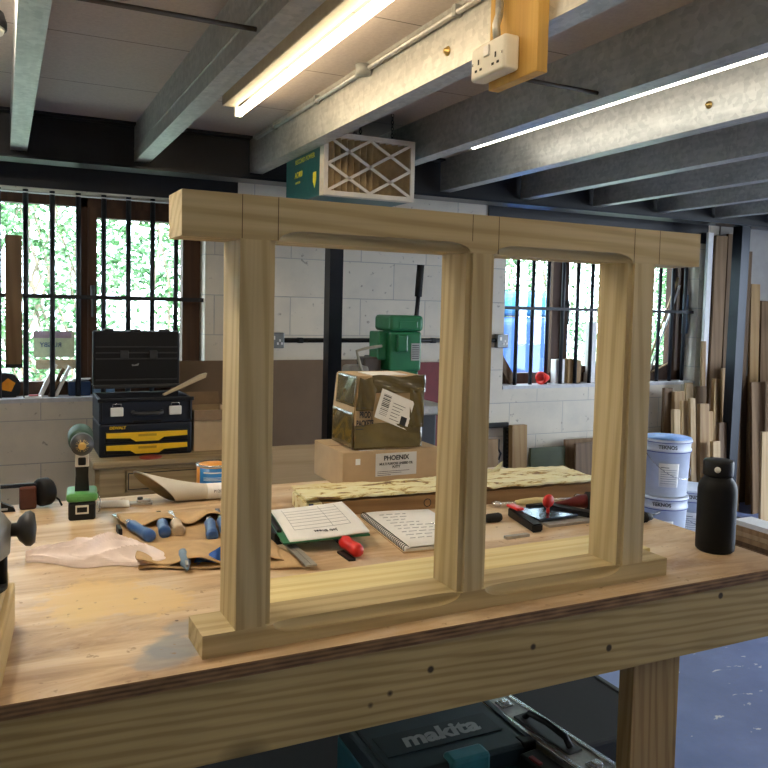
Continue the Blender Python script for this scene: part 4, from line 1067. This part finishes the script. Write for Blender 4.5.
for i, (x, a, w_, h_, mt, lb) in enumerate(((.165, .42, .020, .19, M['paper'], 'white book leaning on the left window sill behind the bars'),
                                            (.215, .42, .016, .165, OFF[1], 'brown offcut leaning against the white book on the left window sill'),
                                            (.245, .42, .014, .175, M['white'], 'thin pale board leaning right of the brown offcut on the left window sill'))):
    t = thing('leaning_board', lb, 'board', (x, YF+.085, SZ), (0, a, 0))
    g = G(); g.box(-.0, w_, -.03, .03, 0, h_, .001); g.obj('board', mt, t)
t = thing('small_box', 'small dark blue open box on the left window sill', 'box', (.37, YF+.095, SZ), .0)
g = G(); g.box(-.055, .055, -.03, .03, 0, .075, .004); g.obj('tray', plain('dark_blue_box', (.012, .04, .12), .5), t)
g = G(); g.prism([(-.055, .075), (.045, .083), (.06, .092), (-.02, .09)], -.02, .02, 'XZ'); g.obj('flap', M['white'], t)
t = thing('paper_packet', 'light blue and white packet on the left window sill beside the tool chest', 'packet', (.49, YF+.105, SZ), 0)
g = G(); g.box(-.05, .06, -.04, .04, 0, .055, .003); g.obj('packet', plain('lightblue', (.15, .28, .50), .6), t)
g = G(); g.prism([(-.055, .055), (.06, .055), (.05, .085), (-.01, .09)], -.03, .03, 'XZ'); g.obj('loose_sheet', M['paper'], t)
t = thing('scrap_pile', 'flat white and red scraps of packaging on the left window sill', 'scraps', (.13, YF+.03, SZ), 0)
g = G(); g.box(-.03, .05, -.02, .03, 0, .010, .002); g.obj('packet', M['white'], t)
g = G(); g.box(-.01, .035, -.025, .02, .010, .016, .002); g.obj('card', plain('dull_red', (.35, .06, .06), .6), t)
t = thing('window_sticker', 'pale printed sign reading RUGBY backwards outside the left window', 'sign', (.15, YF+.21, 1.14), 0)
g = G(); g.box(0, .205, 0, .004, .045, .185); g.obj('board', plain('pale_yellow', (.62, .68, .45), .7), t)
g = G(); g.box(-.002, .19, -.002, .002, .150, .187); g.obj('purple_band', plain('mauve', (.38, .26, .34), .6), t)
g = G(); g.box(.01, .22, -.003, .001, -.02, .032); g.obj('tan_strip', plain('tan_card', (.55, .42, .28), .7), t)
o = text('RUGBY', .034, plain('blue_letters', (.08, .14, .28), .6), t, (.085, -.0025, .112), (PI/2, 0, 0), bold=.0008); o.scale = (-1, 1, 1)

# ================================================================ SILL CLUTTER, RIGHT WINDOW
t = thing('sloping_timber', 'dark brown timber leaning in the left corner of the right window', 'timber', (3.17, YF+.10, SZ+.012), (0, -.62, 0))
g = G(); g.box(-.02, .045, -.02, .02, 0, .26, .002); g.obj('length', OFF[3], t)
t = thing('tape_roll', 'red plastic cone-shaped cap lying on the right window sill', 'cap', (3.40, YF+.035, SZ+.046), 0)
g = G(); g.lathe([(.028, -.03), (.046, -.03), (.046, -.024), (.030, .02), (.018, .05), (.0, .05), (0, .045), (.014, .045), (.028, -.03)], (0, 0, 0), 'X', 28, rot=(0, 0, .25)); g.obj('shell', plain('bright_red', (.80, .03, .02), .35), t)
g = G(); g.lathe([(0, .049), (.008, .049), (.008, .065), (0, .065)], (0, 0, -.0), 'X', 12, rot=(0, 0, .25)); g.obj('tip', M['red'], t)
for x0_, x1_, h_, mt, lb in ((3.530, 3.570, .170, M['white'], 'white offcut block on the right window sill, left of the pair'), (3.575, 3.608, .172, M['white'], 'narrow white offcut block on the right window sill'),
                           (3.640, 3.690, .175, OFF[4], 'squared white and tan offcut beside the white blocks on the right sill'), (3.695, 3.755, .165, OFF[0], 'tan offcut block on the right window sill, right of the white blocks'),
                           (3.83, 3.885, .44, M['white'], 'tall white length standing on the right sill beside the right post')):
    t = thing('offcut_block', lb, 'offcut', (x0_, YF+.095, SZ), 0, 'offcuts on the right window sill')
    g = G(); g.box(0, x1_-x0_, -.03, .03, 0, h_, .002); g.obj('block', mt, t)
# sticks leaning in right reveal
for (xa, za, xb, zb, r, lb) in ((4.36, SZ, 4.70, 1.78, .009, 'pale stick leaning in the right end of the right window, longest'), (4.40, SZ, 4.72, 1.72, .008, 'white rod leaning behind the longest stick in the right window'),
                                (4.45, SZ+.06, 4.66, 1.13, .007, 'short pale stick lying low across the right end of the right window')):
    t = thing('leaning_stick', lb, 'stick', (xa, YF+.085, za))
    g = G(); g.tube([(0, 0, r), (xb-xa, .02, zb-za)], r, 6); g.obj('stick', OFF[2] if r != .008 else M['white'], t)
t = thing('sealant_gun', 'grey-blue sealant gun hanging at the right side of the right window', 'sealant gun', (4.775, YF+.09, 1.35))
g = G(); g.tube([(0, 0, .0), (0, 0, .30)], .022, 12); g.obj('barrel', plain('tool_blue_grey', (.16, .24, .36), .4), t)
g = G(); g.tube([(0, 0, .30), (0, 0, .36), (-.005, 0, .42)], [.016, .008, .004], 10); g.obj('nozzle', M['white'], t)
g = G(); g.tube([(0, 0, .0), (0, -.01, -.10), (-.03, -.01, -.12)], .007, 8); g.obj('plunger', M['chrome'], t)

# ================================================================ LOW ITEMS AGAINST THE WALL, RIGHT OPENING
def lean(name, lb, cat, x0_, x1_, y, h, th, mat, ang=-.05, z=0, group=None, roll=0):
    t = thing(name, lb, cat, (x0_, y, z), (ang, roll, 0), group)
    g = G(); g.box(0, x1_-x0_, 0, th, .0, h, .002); g.obj('board', mat, t); return t
t = thing('picture_frame', 'black ornate empty frame leaning on the back wall seen right of the centre post', 'frame', (2.60, 4.375, 0), (-.06, 0, 0))
g = G()
for a in ((0, .48, 0, .03), (0, .48, .71, .745), (0, .035, .03, .71), (.445, .48, .03, .71)): g.box(a[0], a[1], 0, .025, a[2], a[3], .006)
g.obj('moulding', M['blackmatte'], t)
g = G()
for k in range(24): g.lathe([(0, 0), (.006, 0), (.004, .004), (0, .004)], (.462, -.004, .05+.028*k), 'Y', 8)
g.obj('carving', M['darkgrey'], t)
t = thing('iron_hook', 'thin black iron rod with a curled hook in front of the black frame', 'iron rod', (2.62, 4.30, .0), 0)
g = G(); g.tube([(0, .06, .645), (.22, .05, .643), (.34, .05, .640)], .005, 8); g.tube([(.335, .05, .64), (.33, .045, .58), (.35, .045, .55), (.335, .045, .51), (.31, .045, .53)], .007, 8); g.tube([(.0, .03, 0), (0, .06, .645)], .005, 8); g.obj('rod', M['darksteel'], t)
lean('leaning_board', 'square brown offcut low behind the centre post, in front of the black frame', 'board', 2.70, 2.925, 4.28, .655, .02, OFF[0])
lean('leaning_board', 'upright tan and brown board between the black frame and the green panel', 'board', 3.05, 3.17, 4.30, .735, .045, OFF[4])
lean('green_panel', 'dark green-topped board leaning on the back wall left of the right post', 'board', 3.20, 3.49, 4.30, .575, .02, plain('green_brown_paint', (.05, .062, .022), .6, var=.3, scale=3))
lean('leaning_board', 'wide brown drawer front leaning left of the right post, rear one', 'board', 3.52, 4.02, 4.34, .61, .02, OFF[1])
lean('leaning_board', 'wide brown drawer front leaning left of the right post, front one', 'board', 3.53, 3.90, 4.24, .60, .02, OFF[3])

# ================================================================ BUCKETS
def bucket(x, y, z, lb, rz=0):
    t = thing('paint_bucket', lb, 'bucket', (x, y, z), rz, 'white plastic paint buckets'); t.scale = (.97, .97, 1.07)
    g = G(); g.lathe([(0, 0), (.135, 0), (.138, .004), (.152, .265), (.158, .266), (.159, .275), (.153, .277), (.154, .310), (.158, .312), (.158, .322), (.150, .324)], n=40); g.obj('pail', M['bucket'], t)
    g = G(); g.lathe([(0, .330), (.14, .329), (.146, .334), (.160, .334), (.163, .328), (.163, .318), (.159, .318), (.158, .324), (0, .324)], n=40); g.obj('lid', M['bucket'], t)
    g = G(); g.lathe([(.1595, .262), (.1605, .262), (.1605, .266), (.1595, .266)], n=40); g.lathe([(.1640, .318), (.1642, .318), (.1642, .322), (.164, .322)], n=40); g.obj('blue_band', plain('band_blue', (.03, .05, .25), .5), t)
    A = math.radians(-137)
    text('TEKNOS', .030, M['ink'], t, (.1565*math.cos(A), .1565*math.sin(A), .294), (PI/2, 0, A+PI/2), bold=.0006)
    # label curved with the pail
    a0, a1 = math.radians(-156), math.radians(-108)
    g = G(); g.sheet(lambda u, v: ((.1405+.012*v)*math.cos(a0+(a1-a0)*u)*1.008, (.1405+.012*v)*math.sin(a0+(a1-a0)*u)*1.008, .06+.14*v), 14, 3, .0006); l = g.obj('label', M['paper'], t)
    for k in range(8):
        g = G(); v = .15+.095*k; g.sheet(lambda u, w_: ((.1412+.012*v)*math.cos(a0+.08+(a1-a0-.16)*u*(.5 if k == 7 else 1))*1.013, (.1412+.012*v)*math.sin(a0+.08+(a1-a0-.16)*u*(.5 if k == 7 else 1))*1.013, .06+.14*v+.0035*w_), 8, 1, .0004); g.obj('label_line', M['ink'] if k == 7 else M['greyink'], l)
    g = G(); g.tube([(.158*math.cos(a), .158*math.sin(a), .25-.14*math.sin((a-math.radians(-190))/math.radians(200)*PI)) for a in [math.radians(-190+10*k) for k in range(21)]], .0025, 6); g.obj('wire_handle', M['chrome'], t)
    return t
bucket(3.79, 3.72, .0, 'white paint bucket at the bottom of the stack behind the right post')
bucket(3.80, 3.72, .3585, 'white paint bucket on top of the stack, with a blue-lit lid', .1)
bucket(4.13, 3.80, .0, 'single white paint bucket half hidden behind the black bottle')
g = G(); g.lathe([(0, 0), (.150, 0), (.152, .003), (0, .012)], (3.80, 3.72, .718), 'Z', 30)  # blue window light on the lid, painted as a thin coloured disc
tag(g.obj('lid_blue_light', plain('painted_blue_light', (.25, .42, .78), .3)), 'pale blue disc on the top paint bucket lid, painted as window light', 'painted light')

# ================================================================ OFFCUT RACK (boards standing against the back wall on the right)
def off(px0, px1, y, ztop, k, lb, lean_=-.03, th=.025, tilt=0):
    t = thing('offcut_board', lb, 'offcut board', (px0, y, 0.0), (lean_, tilt, 0), 'upright offcuts in the right corner')
    g = G(); g.box(0, px1-px0, 0, th, .003, ztop, .002); g.obj('board', k if not isinstance(k, int) else OFF[k], t)
tall = [(4.812, 4.865, 4.38, 2.12, M['white'], 'narrow white board standing to the ceiling right of the right window', 0),
        (4.87, 4.99, 4.36, 2.10, 1, 'tall greyish-brown board right of the narrow white board', 0),
        (5.00, 5.15, 4.36, 2.12, 3, 'tall dark-brown board left of the right steel column', 0),
        (5.17, 5.28, 4.37, 2.0, 3, 'tall dark board directly behind the right steel column', 0)]
for a in tall: off(a[0], a[1], a[2], a[3], a[4], a[5], 0)
items = [(4.76, 4.80, 4.30, 1.30, 0, 'slim brown stick under the right corner of the right window'),
 (4.36, 4.44, 4.30, .955, 3, 'short dark board leftmost in the corner rack'),
 (4.46, 4.56, 4.26, .93, 0, 'tan offcut with a notch beside the leftmost dark board'),
 (4.57, 4.64, 4.27, .99, 2, 'pale offcut under the right window corner'),
 (4.66, 4.77, 4.26, .965, 1, 'brown offcut beside the pale one under the window corner'),
 (4.80, 4.86, 4.24, 1.02, 4, 'honey-coloured offcut right of the brown one'),
 (4.88, 4.96, 4.20, 1.10, 0, 'wide tan offcut in front of the tall boards'),
 (4.97, 5.07, 4.20, 1.12, 1, 'wide brown offcut in front of the tall dark board'),
 (4.30, 4.36, 4.10, .82, 2, 'thin pale offcut behind the paint buckets, left one'),
 (4.37, 4.43, 4.12, .88, 4, 'thin honey offcut behind the paint buckets'),
 (4.45, 4.50, 4.08, .90, 2, 'pale narrow offcut, third from left in the front row of the rack'),
 (4.51, 4.60, 4.06, .86, 0, 'tan offcut in the front row behind the lone bucket'),
 (4.61, 4.66, 4.08, .80, 4, 'honey offcut behind the lone bucket'),
 (4.67, 4.76, 4.05, .72, 3, 'short dark offcut left of the right steel column'),
 (4.56, 4.63, 3.98, .60, 2, 'short pale offcut directly above the lone bucket'),
 (5.30, 5.40, 4.32, 1.75, 4, 'tall honey-coloured board right of the steel column'),
 (5.42, 5.53, 4.32, 1.62, 1, 'brown board with a dark band at the right picture edge'),
 (5.55, 5.66, 4.32, 1.50, 0, 'tan board at the far right, mostly out of frame'),
 (5.10, 5.28, 4.10, 1.00, 1, 'wide brown board low behind the right steel column'),
 (5.20, 5.27, 4.02, 1.05, 2, 'pale slim board leaning just right of the right steel column'),
 (5.29, 5.48, 4.06, 1.04, 1, 'wide brown panel at the right picture edge, lower part'),
 (4.96, 5.06, 3.92, .66, 2, 'short pale pointed board right of the steel column, behind the bottle'),
 (5.50, 5.62, 4.02, .98, 3, 'dark brown panel at the far right edge')]
lean('backing_board', 'wide dark brown sheet standing behind the offcuts in the right corner', 'board', 4.90, 6.05, 4.410, 1.02, .02, M['hardboard'], ang=0)
for i, a in enumerate(items):
    off(a[0], a[1], a[2], a[3], a[4], a[5], -.035 if a[2] > 4.15 else -.06, .02+.006*(i % 3), (.03 if i % 4 == 1 else -.015 if i % 4 == 2 else 0) if a[3] < 1.2 else 0)
g = G(); g.box(5.425, 5.60, 4.245, 4.262, 1.42, 1.455)
tag(g.obj('cross_batten', M['carddark']), 'short dark batten across the boards at the right picture edge', 'batten')

# stack of boards right of the bench, on a timber plinth
t = thing('low_bench', 'low timber stand under the stacked boards right of the bench', 'stand', (3.36, 2.30, 0))
for xa in (0, .14):
    for ya in (.0, .48):
        g = G(); g.box(xa, xa+.045, ya, ya+.045, 0, .27, .002); g.obj('leg', M['spruce_z'], t)
g = G(); g.box(0, .19, 0, .53, .27, .30, .002); g.obj('top', M['spruce_x'], t)
for k in range(6):
    t = thing('stacked_board', ['lowest board of the stack right of the bench', 'second board from the bottom of the stack right of the bench', 'third board from the bottom of the stack right of the bench', 'fourth board from the bottom of the stack right of the bench', 'fifth board from the bottom of the stack right of the bench', 'pale-topped uppermost board of the stack right of the bench'][k], 'board', (3.385+.006*(k % 2), 1.6-.02*(k % 3), .30+.0255*k), 0, 'boards stacked right of the bench')
    g = G(); g.box(0, .13, 0, 1.28, 0, .025, .001); g.obj('board', [OFF[1], OFF[3], OFF[0], OFF[2], OFF[0], M['white']][k], t)
